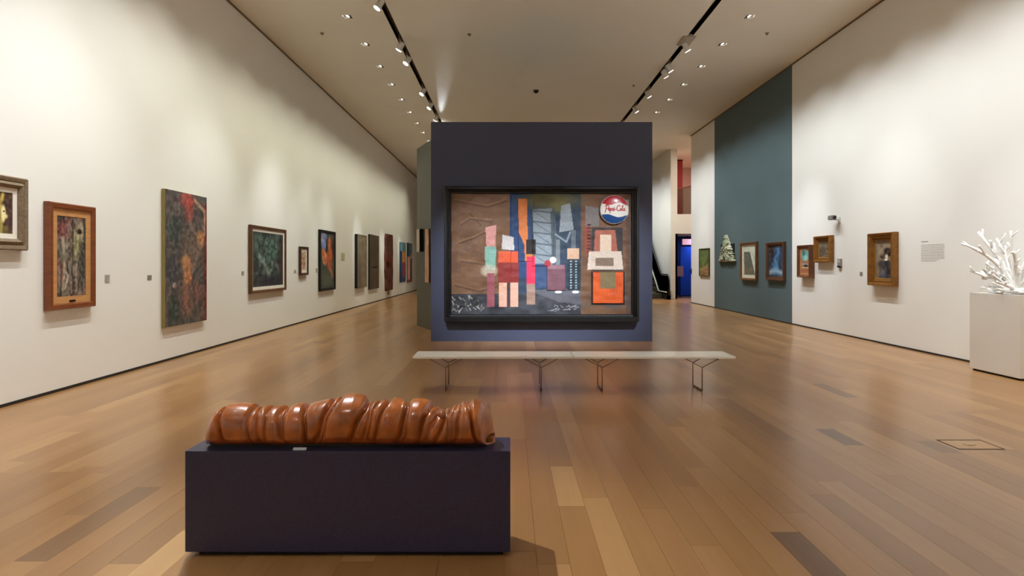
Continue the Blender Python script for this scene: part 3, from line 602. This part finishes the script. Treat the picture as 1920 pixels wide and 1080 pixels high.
a.rect(.78, .95, .36, .72, '2e2a2c').poly([(.8, .7), (.91, .7), (.925, .5), (.79, .5)], 'a05a46').rect(.825, .89, .52, .66, 'd2bca6').poly([(.765, .52), (.945, .52), (.955, .37), (.755, .37)], 'cbbcae').rect(.8, .9, .4, .47, '7c6858')
a.rect(.775, .965, .075, .355, '1c1614').rect(.785, .955, .09, .35, 'd2581e').noise(16, 30, 'b5441a', .5, mask=((a.U > .785) & (a.U < .955) & (a.V > .09) & (a.V < .35))).rect(.825, .91, .215, .35, '7a6a48')
a.rect(.955, .985, .82, .95, 'a8aaa8', .8).rect(.97, 1, 0, .8, '4e3a30', .6)
rs = random.Random(4)
for k in range(60):
    x, y = rs.uniform(.01, .17), rs.uniform(.02, .13); a.line([(x, y), (x + rs.uniform(-.02, .02), y + rs.uniform(-.03, .03))], .006, rs.choice(['b8b4ac', '8a847c', '18181a', '0f0f10']), .8)
for k in range(18):
    x, y = rs.uniform(.55, .71), rs.uniform(.02, .08); a.line([(x, y), (x + rs.uniform(-.03, .03), y + rs.uniform(-.01, .02))], .004, rs.choice(['b0b0b0', '8c8c90']), .8)
a.grain(.15)
wr = .02 * vnoise(205, 320, 10, 12, 77) * (a.U < .33) + .012 * vnoise(205, 320, 26, 30, 78)
for (c_, x0_, x1_, y0_, y1_) in ((.03, .785, .955, .09, .35), (.025, .53, .635, .2, .4), (.02, .45, .57, .4, .87), (.02, .37, .455, .44, .96)):
    wr = wr + c_ * ((a.U > x0_) & (a.U < x1_) & (a.V > y0_) & (a.V < y1_))
mesh_obj('collage_panel', a.mesh('collage_panel', -iw / 2, .135, -.035, wr), art_mat('collage paint', .6, .25, 25), big)
# round tin emblem on the collage
R = 27.0 * S; N = 150
dc = Art(2 * R, 2 * R, N, N, 'e6e4de', 71)
dc.poly([(0, 1), (1, 1), (1, .62), (.86, .66), (.7, .74), (.55, .72), (.4, .66), (.25, .66), (.1, .7), (0, .74)], 'b01e2c')
dc.poly([(0, 0), (1, 0), (1, .30), (.9, .3), (.75, .25), (.6, .23), (.45, .28), (.3, .34), (.15, .34), (0, .3)], '1c4a86')
LET = [  # handwritten red script strokes, letter by letter
    [(.17, .40), (.20, .50), (.235, .64)], [(.17, .60), (.21, .655), (.29, .65), (.30, .58), (.26, .52), (.20, .52)],                         # P
    [(.27, .47), (.32, .50), (.33, .53), (.30, .545), (.285, .50), (.30, .46), (.34, .47)],                                            # e
    [(.345, .53), (.335, .38)], [(.345, .51), (.375, .54), (.395, .51), (.38, .465), (.345, .465)],                                     # p
    [(.455, .53), (.425, .54), (.415, .515), (.45, .49), (.44, .46), (.405, .465)],                                                    # s
    [(.475, .53), (.47, .465), (.49, .465)], [(.483, .565), (.486, .57)],                                                              # i
    [(.50, .505), (.535, .505)],                                                                                                      # -
    [(.69, .60), (.655, .645), (.60, .62), (.565, .54), (.58, .47), (.63, .45), (.68, .48)],                                            # C
    [(.70, .53), (.675, .51), (.685, .465), (.715, .465), (.725, .51), (.70, .53)],                                                    # o
    [(.735, .48), (.765, .56), (.785, .63), (.765, .63), (.755, .52), (.76, .465), (.78, .465)],                                        # l
    [(.84, .53), (.805, .53), (.795, .48), (.82, .46), (.84, .49), (.845, .53), (.84, .475), (.87, .47)]]                               # a
for st in LET: dc.line(st, .026, 'a8202e', 1, .5)
rr = np.hypot(dc.U - .5, dc.V - .5) * 2
dc.mix((rr > .955) * 1.0, 'c4c6c6')
ang = np.linspace(0, 2 * math.pi, 121)[None, :]; rad = np.linspace(0, 1, 60)[:, None]
flut = 1 + .012 * np.cos(ang * 30) * (rad > .93)
Xd, Zd = R * rad * flut * np.cos(ang), R * rad * flut * np.sin(ang)
Yd = -(.07 * np.sqrt(np.clip(1 - (rad * .97) ** 2, 0, 1)) + 0.0 * ang); Yd[-1] = .03
class Sub: pass
sub = Sub(); iu = np.clip(((Xd / R + 1) / 2 * (N - 1)).round().astype(int), 0, N - 1); iv = np.clip(((Zd / R + 1) / 2 * (N - 1)).round().astype(int), 0, N - 1)
sub.img = dc.img[iv, iu]; sub.ny, sub.nx = Xd.shape; sub.attr = lambda me: Art.attr(sub, me)
o = mesh_obj('emblem_disc', grid_mesh('emblem_disc', Xd, Yd, Zd, sub), art_mat('enamel tin', .3, .05, 30, .3), big, True)
o.location = (iw * (.903 - .5), -.085, .135 + ih * .865); o['label'] = 'round red, white and blue bottle-cap emblem with red script lettering'

# ------------------------------------------------------------------ front plinth and wrapped sculpture
PY, PS = 3.343, 344.0
px0, px1 = (347 - VX) / PS, (957 - VX) / PS; PZ1, PZ0, PD = EYE - (846 - VY) / PS, .03, .27
M_PLINTH = mat('dark plinth laminate', '2c2b42', 0.34, noise=(160, .3), bump=(220, .06))
pl = thing('display_plinth', 'long low black plinth under the brown wrapped sculpture', 'plinth', ((px0 + px1) / 2, PY + PD / 2, 0))
hwid = (px1 - px0) / 2
boxobj('body', (-hwid, hwid, -PD / 2, PD / 2, PZ0, PZ1), M_PLINTH, pl, .003)
boxobj('toe_kick', (-hwid + .06, hwid - .04, -PD / 2 + .035, PD / 2 - .03, 0, PZ0), M_BLACK, pl)
# sculpture: outline and creases read along its length
ST = PY + PD / 2 - .005; sx = lambda p: (p - VX) * ST / F; sz = lambda p: EYE - (p - VY) * ST / F
top = [(394, 812), (397, 798), (405, 784), (418, 773), (428, 769), (434, 765), (452, 766), (470, 767), (500, 770), (530, 769), (560, 766), (580, 767), (600, 764), (618, 757), (634, 750), (650, 747), (668, 747), (684, 752), (694, 757), (715, 757), (735, 757), (757, 762), (772, 758), (790, 757), (808, 762), (818, 769), (830, 773), (845, 769), (855, 762), (866, 757), (880, 755), (893, 757), (905, 760), (915, 770), (922, 788), (926, 808), (927, 815)]
NU, NT = 560, 112
pu = np.linspace(394.5, 926.5, NU); tp = np.interp(pu, [q[0] for q in top], [q[1] for q in top])
creases = [(427, 434, 1.0, 3.2), (478, 486, .55, 3), (491, 503, .8, 3), (512, 507, .8, 3), (534, 545, .9, 2.6), (541, 551, .6, 2.2), (577, 588, 1.0, 3), (628, 592, 1.1, 4), (640, 606, .55, 3.5), (692, 661, 1.3, 3.5),
           (702, 684, .7, 2.5), (712, 690, .9, 2.5), (728, 707, .9, 2.5), (766, 750, 1.2, 3.2), (772, 757, .5, 2.5), (810, 781, 1.1, 3), (824, 800, .6, 2.2), (836, 817, 1.1, 3), (846, 838, .7, 2.2), (855, 846, .6, 2), (864, 858, .6, 2), (879, 904, 1.2, 3), (884, 897, .5, 2)]
zb = PZ1 + .004; TH = np.linspace(0, 2 * np.pi, NT + 1)[None, :]                 # 0 = bottom, pi/2 = front, pi = top
zt = sz(tp)[:, None]; Hh = (zt - zb) / 2
endf = np.clip(np.minimum((pu - 394) / 22, (927 - pu) / 12), 0, 1)[:, None] ** .5
halfd = (.085 + .028 * np.clip(Hh / .125, .4, 1.15)) * (.5 + .5 * endf)
sfr = .5 - .5 * np.cos(TH)                                                    # 0 bottom .. 1 top on either side
U2 = pu[:, None] + 0 * TH; PT = TH[0]
C = [np.full(NT + 1, 388.0)]; CA = [1.0]
for k, (ct, cb, amp, wd) in enumerate(creases):
    C.append(cb + (ct - cb) * sfr[0] + 2.6 * np.sin(PT * 2 + k * 1.7) + .8 * np.sin(PT * 5 + k)); CA.append(amp)
C.append(np.full(NT + 1, 934.0)); CA.append(1.0); C = np.sort(np.array(C), axis=0); CA = np.array(CA)
disp = np.zeros((NU, NT + 1))
for k in range(len(C) - 1):
    gap = C[k + 1] - C[k] + 1e-6; tt = (U2 - C[k][None, :]) / gap[None, :]; inside = (tt >= 0) & (tt < 1)
    tt = np.clip(tt, 0, 1); roll = np.minimum(1, gap / 34) ** .8 * .042
    al, ar = CA[k], CA[k + 1]; dl = np.clip(tt * gap / 9, 0, 1); dr = np.clip((1 - tt) * gap / 9, 0, 1)
    fl = 1 - al * .8 * (1 - dl) ** 2; fr = 1 - ar * .8 * (1 - dr) ** 2
    disp += np.where(inside, roll * (fl * fr - .35) + .006 * np.sin(np.pi * tt), 0)
lo = vnoise(NU, NT + 1, 16, 7, 3); lo[:, -1] = lo[:, 0]; disp += .014 * (lo - .5)
disp *= np.clip(sfr * 3 + .05, 0, 1) * np.clip(endf * 1.3 - .2, .1, 1)
cz = zb + Hh
sq = np.sign(np.cos(TH)) * np.abs(np.cos(TH)) ** .85
Yc = -(halfd + disp) * np.sin(TH); Zc_ = cz - (Hh + np.where(np.cos(TH) > 0, 0, disp)) * sq
Xc = sx(pu)[:, None] + 0 * TH - .05 * np.clip((pu[:, None] - 885) / 42, 0, 1) * np.clip(np.sin(TH) * .8 + .2, 0, 1)
# hollow right end: fold the last rings inward
Xc2, Yc2, Zc2 = [Xc], [Yc], [Zc_]
for k, (f, dx) in enumerate(((.86, .004), (.72, -.008), (.6, -.05), (.5, -.12), (.02, -.13))):
    Xc2.append(Xc[-1:] + dx); Yc2.append(Yc[-1:] * f); Zc2.append(cz[-1:] + (Zc_[-1:] - cz[-1:]) * f)
Xs = np.concatenate([Xc[:1], Xc] + Xc2[1:]); Ys = np.concatenate([Yc[:1] * .02] + [Yc] + Yc2[1:]); Zs = np.concatenate([cz[:1] + (Zc_[:1] - cz[:1]) * .02] + [Zc_] + Zc2[1:])
M_SCULP = mat('polished amber brown leather', '96501c', 0.28, noise=(14, .35), bump=(50, .06), coat=0.5)
sc_ = thing('wrapped_sculpture', 'glossy amber brown wrapped bundle sculpture lying on the black plinth', 'sculpture', ((px0 + px1) / 2, ST, PZ1))
o = mesh_obj('wrapped_body', grid_mesh('wrapped_body', Xs - sc_.location.x, Ys, Zs - PZ1), M_SCULP, sc_, True)
b2 = bmesh.new(); cxx = sx(831) - sc_.location.x; bmesh.ops.create_uvsphere(b2, u_segments=16, v_segments=10, radius=.026)
for v in b2.verts: v.co = Vector((cxx + v.co.x * .8, -.06 + v.co.y, .178 + v.co.z))
build('knot', b2, M_SCULP, sc_, True)
cl = thing('support_clip', 'small clear support clip under the wrapped sculpture', 'clip', (sx(574), PY + .022, PZ1))
boxobj('foot', (-.036, .036, -.006, .008, 0, .006), mat('clear acrylic', 'c8ccd4', .15, spec=.8), cl, .002)
boxobj('lip', (-.036, .036, .005, .008, .006, .012), mat('clear acrylic', 'c8ccd4', .15), cl)

# ------------------------------------------------------------------ slatted benches
M_SLAT = mat('white lacquered slat', 'efebe0', 0.25)
def leg_frame(x, parent, y0, y1):
    b = bmesh.new(); r = .0065; zt = .405
    for y, s in ((y0, -1), (y1, 1)):
        tube(b, [(x - .2, y, zt), (x, y, .30), (x, y, .012)], r, 8); tube(b, [(x + .2, y, zt), (x, y, .30)], r, 8)
    tube(b, [(x, y0, .012), (x, y1, .012)], .010, 8); tube(b, [(x, y0, .30), (x, y1, .30)], .0045, 6)
    tube(b, [(x - .2, y0 - .02, zt), (x - .2, y1 + .02, zt)], r, 6); tube(b, [(x + .2, y0 - .02, zt), (x + .2, y1 + .02, zt)], r, 6)
    build('leg_frame', b, M_CHROME, parent, True)
def bench(x0, x1, legs, label):
    yf, yk = 7.68, 8.16; xm = (x0 + x1) / 2; t = thing('slatted_bench', label, 'bench', (xm, (yf + yk) / 2, 0), 0, 'white benches before the partition')
    n = 8; wd = (yk - yf) / n
    me = None
    for k in range(n):
        ya = yf + k * wd - (yf + yk) / 2
        if me is None:
            b = bmesh.new(); box(b, x0 - xm, x1 - xm, .003, wd - .003, .412, .44); bmesh.ops.bevel(b, geom=b.edges[:], offset=.003, segments=1, affect='EDGES')
            me = bpy.data.meshes.new('slat'); bmesh.ops.recalc_face_normals(b, faces=b.faces); b.to_mesh(me); b.free(); me.materials.append(M_SLAT)
        s = link(bpy.data.objects.new('slat', me), t); s.location = (0, ya, 0)
    for lx in legs: leg_frame(lx - xm, t, -.22, .17)
bench(-1.215, .806, (-.80, .40), 'long white slatted bench with thin wire legs, left half of the pair')
bench(.812, 2.838, (1.165, 2.42), 'long white slatted bench with thin wire legs, right half of the pair')

# ------------------------------------------------------------------ white plinth with white branch sculpture
WX0, WX1, WY0, WY1, WZ = 6.98, 7.46, 8.38, 9.30, 1.17
M_WPL = mat('white plinth paint', 'dcd6cc', .6)
t = thing('display_plinth', 'tall white plinth against the right wall at the photo edge', 'plinth', ((WX0 + WX1) / 2, (WY0 + WY1) / 2, 0))
hx, hy = (WX1 - WX0) / 2, (WY1 - WY0) / 2
boxobj('body', (-hx, hx, -hy, hy, .03, WZ), M_WPL, t, .004); boxobj('toe_kick', (-hx + .03, hx - .02, -hy + .03, hy - .03, 0, .03), M_GAP, t)
M_CORAL = mat('white plaster branches', 'f2f0ec', .8, bump=(40, .5))
t = thing('branch_sculpture', 'white spiky branch sculpture on the white plinth', 'sculpture', (7.22, 8.72, WZ))
rb = random.Random(12)
def branch(dirv, ln, r0, base):
    b = bmesh.new(); p = Vector(base); d = Vector(dirv).normalized(); pts, rad = [p.copy()], [r0]; n = 9
    for k in range(n):
        d = (d + Vector((rb.uniform(-.16, .16), rb.uniform(-.16, .16), rb.uniform(-.12, .14)))).normalized(); p = p + d * ln / n
        p.z = max(p.z, r0 * 1.5); p.x = min(p.x, .24); pts.append(p.copy()); rad.append(r0 * (1 - .5 * k / n) * rb.uniform(.8, 1.35))
    rad[-1] *= 1.25; tube(b, pts, rad, 9)
    for k in (3, 5, 6, 8):
        q = pts[k]; e = (d + Vector((rb.uniform(-1, 1), rb.uniform(-1, 1), rb.uniform(-.2, 1)))).normalized(); l2 = ln * rb.uniform(.1, .22)
        q2 = q + e * l2; q2.z = max(q2.z, .035); q2.x = min(q2.x, .25)
        tube(b, [q, (q + q2) / 2 + Vector((0, 0, .008)), q2], [rad[k] * .8, rad[k] * .6, rad[k] * .85], 8)
    build('branch', b, M_CORAL, t, True)
for dv, ln, r in (((-.1, .75, .55), .72, .026), ((0, .45, .95), .98, .028), ((0, .2, 1), 1.02, .028), ((-.2, .6, .75), .55, .024), ((.1, .1, .9), .8, .026), ((-.5, .2, .7), .5, .024), ((-.4, -.3, .8), .6, .026), ((0, -.5, .9), .8, .026),
                  ((-.6, .5, .3), .34, .022), ((.2, .8, .35), .5, .022), ((-.3, .35, 1), .7, .024), ((.1, .55, .7), .62, .022), ((-.5, -.4, .3), .34, .022), ((0, -.8, .4), .5, .024), ((.2, .3, .8), .6, .022), ((-.2, .8, .05), .5, .03), ((-.6, .1, .08), .24, .03), ((-.5, .75, .02), .42, .028),
                  ((-.15, .68, .62), .66, .02), ((-.3, .5, .5), .48, .02), ((.05, .62, .85), .74, .02), ((-.2, .3, .85), .62, .02), ((0, .75, .3), .5, .02), ((-.1, .05, 1), .86, .022), ((-.45, .45, .55), .42, .02), ((.1, .4, .9), .86, .02), ((-.35, .15, .5), .4, .024)):
    branch(dv, ln, r, (rb.uniform(-.06, .06), rb.uniform(-.08, .08), .045))
b = bmesh.new(); bmesh.ops.create_icosphere(b, subdivisions=4, radius=1)
for v in b.verts:
    n = 1 + .18 * math.sin(v.co.x * 9 + v.co.y * 7) * math.cos(v.co.z * 8 + v.co.x * 5) + .1 * math.sin(v.co.y * 19 + v.co.z * 13)
    v.co = Vector((v.co.x * .2 * n, .04 + v.co.y * .33 * n, max(v.co.z, -.02) * .09 * n + .008))
build('root_mass', b, M_CORAL, t, True)

# ------------------------------------------------------------------ wall labels, text panel, wall devices
M_LAB = mat('grey label card', 'b4afa2', .7); M_INK = mat('label ink', '7d776c', .8); M_LABT = mat('dark grey label', '8d887c', .7)
def wall_label(side, x0, x1, y0, y1, label, rows=4, m=None, head=False, plate=True, cat='label', ink=None, name='wall_label'):
    r = wall_rect(side, x0, x1, y0, y1, .006); loc, rz = hang(side, r); w, h = r[1], r[3]
    t = thing(name, label, cat, loc, rz, 'printed wall texts')
    if plate: boxobj('card', (-w / 2, w / 2, -.006, 0, 0, h), m or M_LAB, t)
    b = bmesh.new(); rl = random.Random(x0)
    rh = h / (rows + (2.5 if head else .6)); y = -.0068 if plate else -.0015
    for k in range(rows):
        zc = rh * (k + .6); x = -w / 2 + w * (.06 if plate else 0); end = w / 2 * (.86 if plate else 1) - (w * rl.uniform(.25, .4) if k < 2 else w * rl.uniform(0, .04))
        while x < end:
            l = min(rl.uniform(.04, .11) * w, end - x); box(b, x, x + l, y, min(y + .001, 0), zc - rh * .17, zc + rh * .17); x += l + w * .018
    if head: box(b, -w / 2, -w / 2 + w * .3, y, y + .001, h - rh * .75, h - rh * .1)
    build('printed_lines', b, ink or M_INK, t)
wall_label(0, 197, 206, 515, 530, 'small grey label right of the tall tan framed painting')
wall_label(0, 277, 284.5, 516, 525, 'small dark grey label left of the tall unframed figure canvas', 3, M_LABT)
wall_label(0, 453, 458, 508.5, 516, 'small pale label left of the dark green abstract painting', 3)
wall_label(0, 551.5, 555.5, 506, 512, 'tiny label left of the small reddish print', 2)
wall_label(0, 592.5, 595.4, 503, 511, 'tiny pale label left of the orange and blue nudes', 3)
wall_label(0, 640, 646.5, 474, 488, 'faint greenish text block right of the orange and blue nudes', 8, mat('pale green card', 'c3c6a4', .7), cat='wall text', ink=mat('faint ink', 'a9ab8c', .8))
wall_label(1, 1612, 1617, 510, 517, 'small label left of the gilt framed portrait', 3, M_LABT)
wall_label(1, 1840.5, 1850, 505, 523, 'grey two-part label beside the white branch sculpture', 5, M_LAB)
wall_label(1, 1727, 1771, 450, 491, 'block of small grey printed text with a heading on the white right wall', 13, None, True, False, 'wall text', mat('wall text ink', '9a958a', .8), 'wall_text')
def on_wall(px, py, d=0.0):
    Y = F * (XR - d) / (px - VX); return (XR, Y, EYE - (py - VY) * Y / F)
t = thing('security_camera', 'small grey security camera on a bracket on the right wall', 'camera', on_wall(1574, 412), -math.pi / 2)
M_GREY = mat('grey device plastic', '8c8a84', .5)
boxobj('wall_plate', (-.05, .05, -.02, 0, -.06, .06), M_WHITEMETAL, t, .006)
b = bmesh.new(); tube(b, [(0, -.02, 0), (0, -.1, 0), (-.02, -.13, .03)], .014, 8); build('bracket', b, M_WHITEMETAL, t, True)
b = bmesh.new(); box(b, -.16, .05, -.19, -.09, .0, .1); bmesh.ops.bevel(b, geom=b.edges[:], offset=.012, segments=2, affect='EDGES'); h = build('camera_body', b, M_GREY, t)
b = bmesh.new(); cyl(b, (.048, -.14, .05), (.075, -.14, .05), .032, .036, 16); build('camera_lens', b, M_BLACK, h)
t = thing('climate_monitor', 'small grey climate monitor box with dark base on the right wall', 'monitor', on_wall(1576, 500), -math.pi / 2)
boxobj('case', (-.07, .07, -.04, 0, 0, .18), M_GREY, t, .008); boxobj('display', (-.05, .05, -.043, -.039, .09, .16), mat('pale display', 'b8bab0', .3), t)
boxobj('base_strip', (-.06, .06, -.05, -.005, -.02, .02), M_BLACK, t, .005)
t = thing('door_latch', 'small black latch on the wall edge beside the blue doorway', 'latch', (XR - .0, Y_E - .06, 1.25), -math.pi / 2)
boxobj('latch_plate', (-.04, .04, -.012, 0, -.06, .16), M_BLACK, t, .004); b = bmesh.new(); tube(b, [(0, -.012, .05), (0, -.06, .05), (0, -.075, .05)], [.02, .02, .045], 12); build('latch_knob', b, M_BLACK, t)

# floor hatch
t = thing('floor_hatch', 'square access hatch outlined in the oak floor at right', 'hatch', (4.08, 5.433, 0))
bm = bmesh.new(); ww, dd, e = .2, .147, .013
e2 = .02
for q in ((-ww, ww, -dd, -dd + e2), (-ww, ww, dd - e2, dd), (-ww, -ww + e, -dd + e2, dd - e2), (ww - e, ww, -dd + e2, dd - e2)): box(bm, *q, .0002, .002)
build('rim', bm, mat('dark hatch rim', '3a2814', .7), t)
boxobj('lid', (-ww + e, ww - e, -dd + e, dd - e, .0002, .0012), mat('oak hatch lid', 'b28a5c', .3, noise=(4, .12, (9, 1, 1))), t)
bm = bmesh.new(); tube(bm, [(-.045, .0, .002), (-.03, -.012, .004), (.01, -.014, .005), (.045, -.006, .003)], [.006, .009, .009, .006], 8); cyl(bm, (-.03, .008, .001), (-.03, .008, .006), .022, .02, 14); build('pull_handle', bm, mat('brushed steel', 'c9b79c', .35, metal=.7), t, True)

# ------------------------------------------------------------------ escalator, blue room, mezzanine
es = thing('escalator', 'escalator rising along the far right wall behind the partition', 'escalator', (6.65, 27.4, 0))
M_GLASS = mat('greenish balustrade glass', 'c2d0b2', .12, trans=.35, ior=1.2); tanE = .72
def prof(y): return 0 if y < 1.55 else (y - 1.55) * tanE
for sxx, side in ((-.5, 'left'), (.5, 'right')):
    ys = [.12, .5, 1.0, 1.55, 2.2, 3, 4, 5, 6, 7]
    b = bmesh.new(); lo = [b.verts.new((sxx, y, .21 + prof(y))) for y in ys]; hi = [b.verts.new((sxx, y, 1.08 + prof(y))) for y in ys]
    for k in range(len(ys) - 1): b.faces.new((lo[k], lo[k + 1], hi[k + 1], hi[k]))
    bmesh.ops.solidify(b, geom=b.faces[:], thickness=.014); build('glass_panel', b, M_GLASS, es)
    b = bmesh.new(); pts = [(sxx, .25, .18), (sxx, .06, .3), (sxx, 0, .55), (sxx, .03, .85), (sxx, .14, 1.04), (sxx, .32, 1.12)] + [(sxx, y, 1.12 + prof(y)) for y in (.8, 1.3, 1.55, 1.8, 2.4, 4, 7)]
    tube(b, pts, .03, 10); build('handrail', b, mat('black rubber', '121210', .5), es, True)
    b = bmesh.new()
    for y0_, y1_ in zip(ys, ys[1:]):
        v = [b.verts.new((x, y, z)) for x in (sxx - .09, sxx + .09) for y, z in ((y0_, 0 + prof(y0_) * .6), (y1_, 0 + prof(y1_) * .6), (y1_, .2 + prof(y1_)), (y0_, .2 + prof(y0_)))]
        for f in ((0, 1, 2, 3), (7, 6, 5, 4), (2, 6, 7, 3)): b.faces.new([v[i] for i in f])
    build('skirt', b, mat('black skirt', '15140f', .4), es)
    b = bmesh.new(); tube(b, [(sxx - .1 * (1 if sxx > 0 else -1), y, .33 + prof(y)) for y in ys], .03, 8); build('deck_strip', b, mat('pale deck strip', 'd8dcc0', .35), es, True)
me = None
for k in range(9):
    if me is None:
        b = bmesh.new(); box(b, -.4, .4, 0, .4, -.2, 0); me = bpy.data.meshes.new('step'); b.to_mesh(me); b.free(); me.materials.append(mat('step metal', '6c6a60', .4, metal=.6))
    s = link(bpy.data.objects.new('step', me), es); s.location = (0, 1.0 + .4 * k, .22 + max(0, (k - 1)) * .4 * tanE)
# blue room contents
t = thing('exhibition_screen', 'bright blue screen standing inside the doorway', 'screen', (8.8, 30.6, 0)); boxobj('board', (-.26, .26, -.03, .03, 0, 2.45), mat('bright blue board', '1f56c8', .5), t, .005); boxobj('foot', (-.34, .34, -.15, .15, 0, .04), M_BLACK, t)
t = thing('pink_sign', 'small pinkish sign board low inside the blue doorway', 'sign', (8.2, 29.6, 0)); boxobj('board', (-.2, .2, -.02, .02, 1.0, 1.5), mat('pink sign board', 'c8a0b4', .6), t, .004); b = bmesh.new(); cyl(b, (0, 0, 0), (0, 0, 1.0), .02, .02, 10); cyl(b, (0, 0, 0), (0, 0, .02), .16, .16, 20); build('stand', b, M_BLACK, t)
t = thing('pink_lamp_box', 'pale pink lit box high inside the blue doorway', 'light box', (8.75, 30.2, 2.55)); boxobj('box', (-.22, .22, -.06, .06, 0, .28), mat('pink lit box', 'e0b0b8', .6, emit=((1, .5, .55), .5)), t, .01); b = bmesh.new(); cyl(b, (0, 0, .28), (0, 0, .45), .012, .012, 8); build('hanger', b, M_BLACK, t)
# mezzanine
t = thing('red_banner', 'tall red banner panel on the mezzanine wall', 'banner', (8.46, 30.75, 3.88)); boxobj('cloth', (-.22, .22, -.03, .03, .05, 2.9), mat('red banner cloth', 'a02c30', .6), t, .005); boxobj('rail', (-.24, .24, -.04, .04, 2.9, 2.95), M_BLACK, t)
t = thing('glass_railing', 'glass railing with dark handrail on the mezzanine edge', 'railing', (8.36, 29.55, 3.9), math.atan2(-1.7, .42))
boxobj('pane', (-.9, -.02, -.008, .008, .04, 1.32), mat('railing glass', 'c0c8c4', .05, trans=.9, ior=1.15), t); boxobj('pane', (.02, .9, -.008, .008, .04, 1.32), mat('railing glass', 'c0c8c4', .05), t)
b = bmesh.new(); tube(b, [(-.95, 0, 1.36), (.95, 0, 1.36)], .03, 10); build('handrail', b, M_CHROME, t)
for x in (-.93, 0, .93): b = bmesh.new(); cyl(b, (x, 0, 0), (x, 0, 1.36), .022, .022, 8); build('post', b, M_CHROME, t)
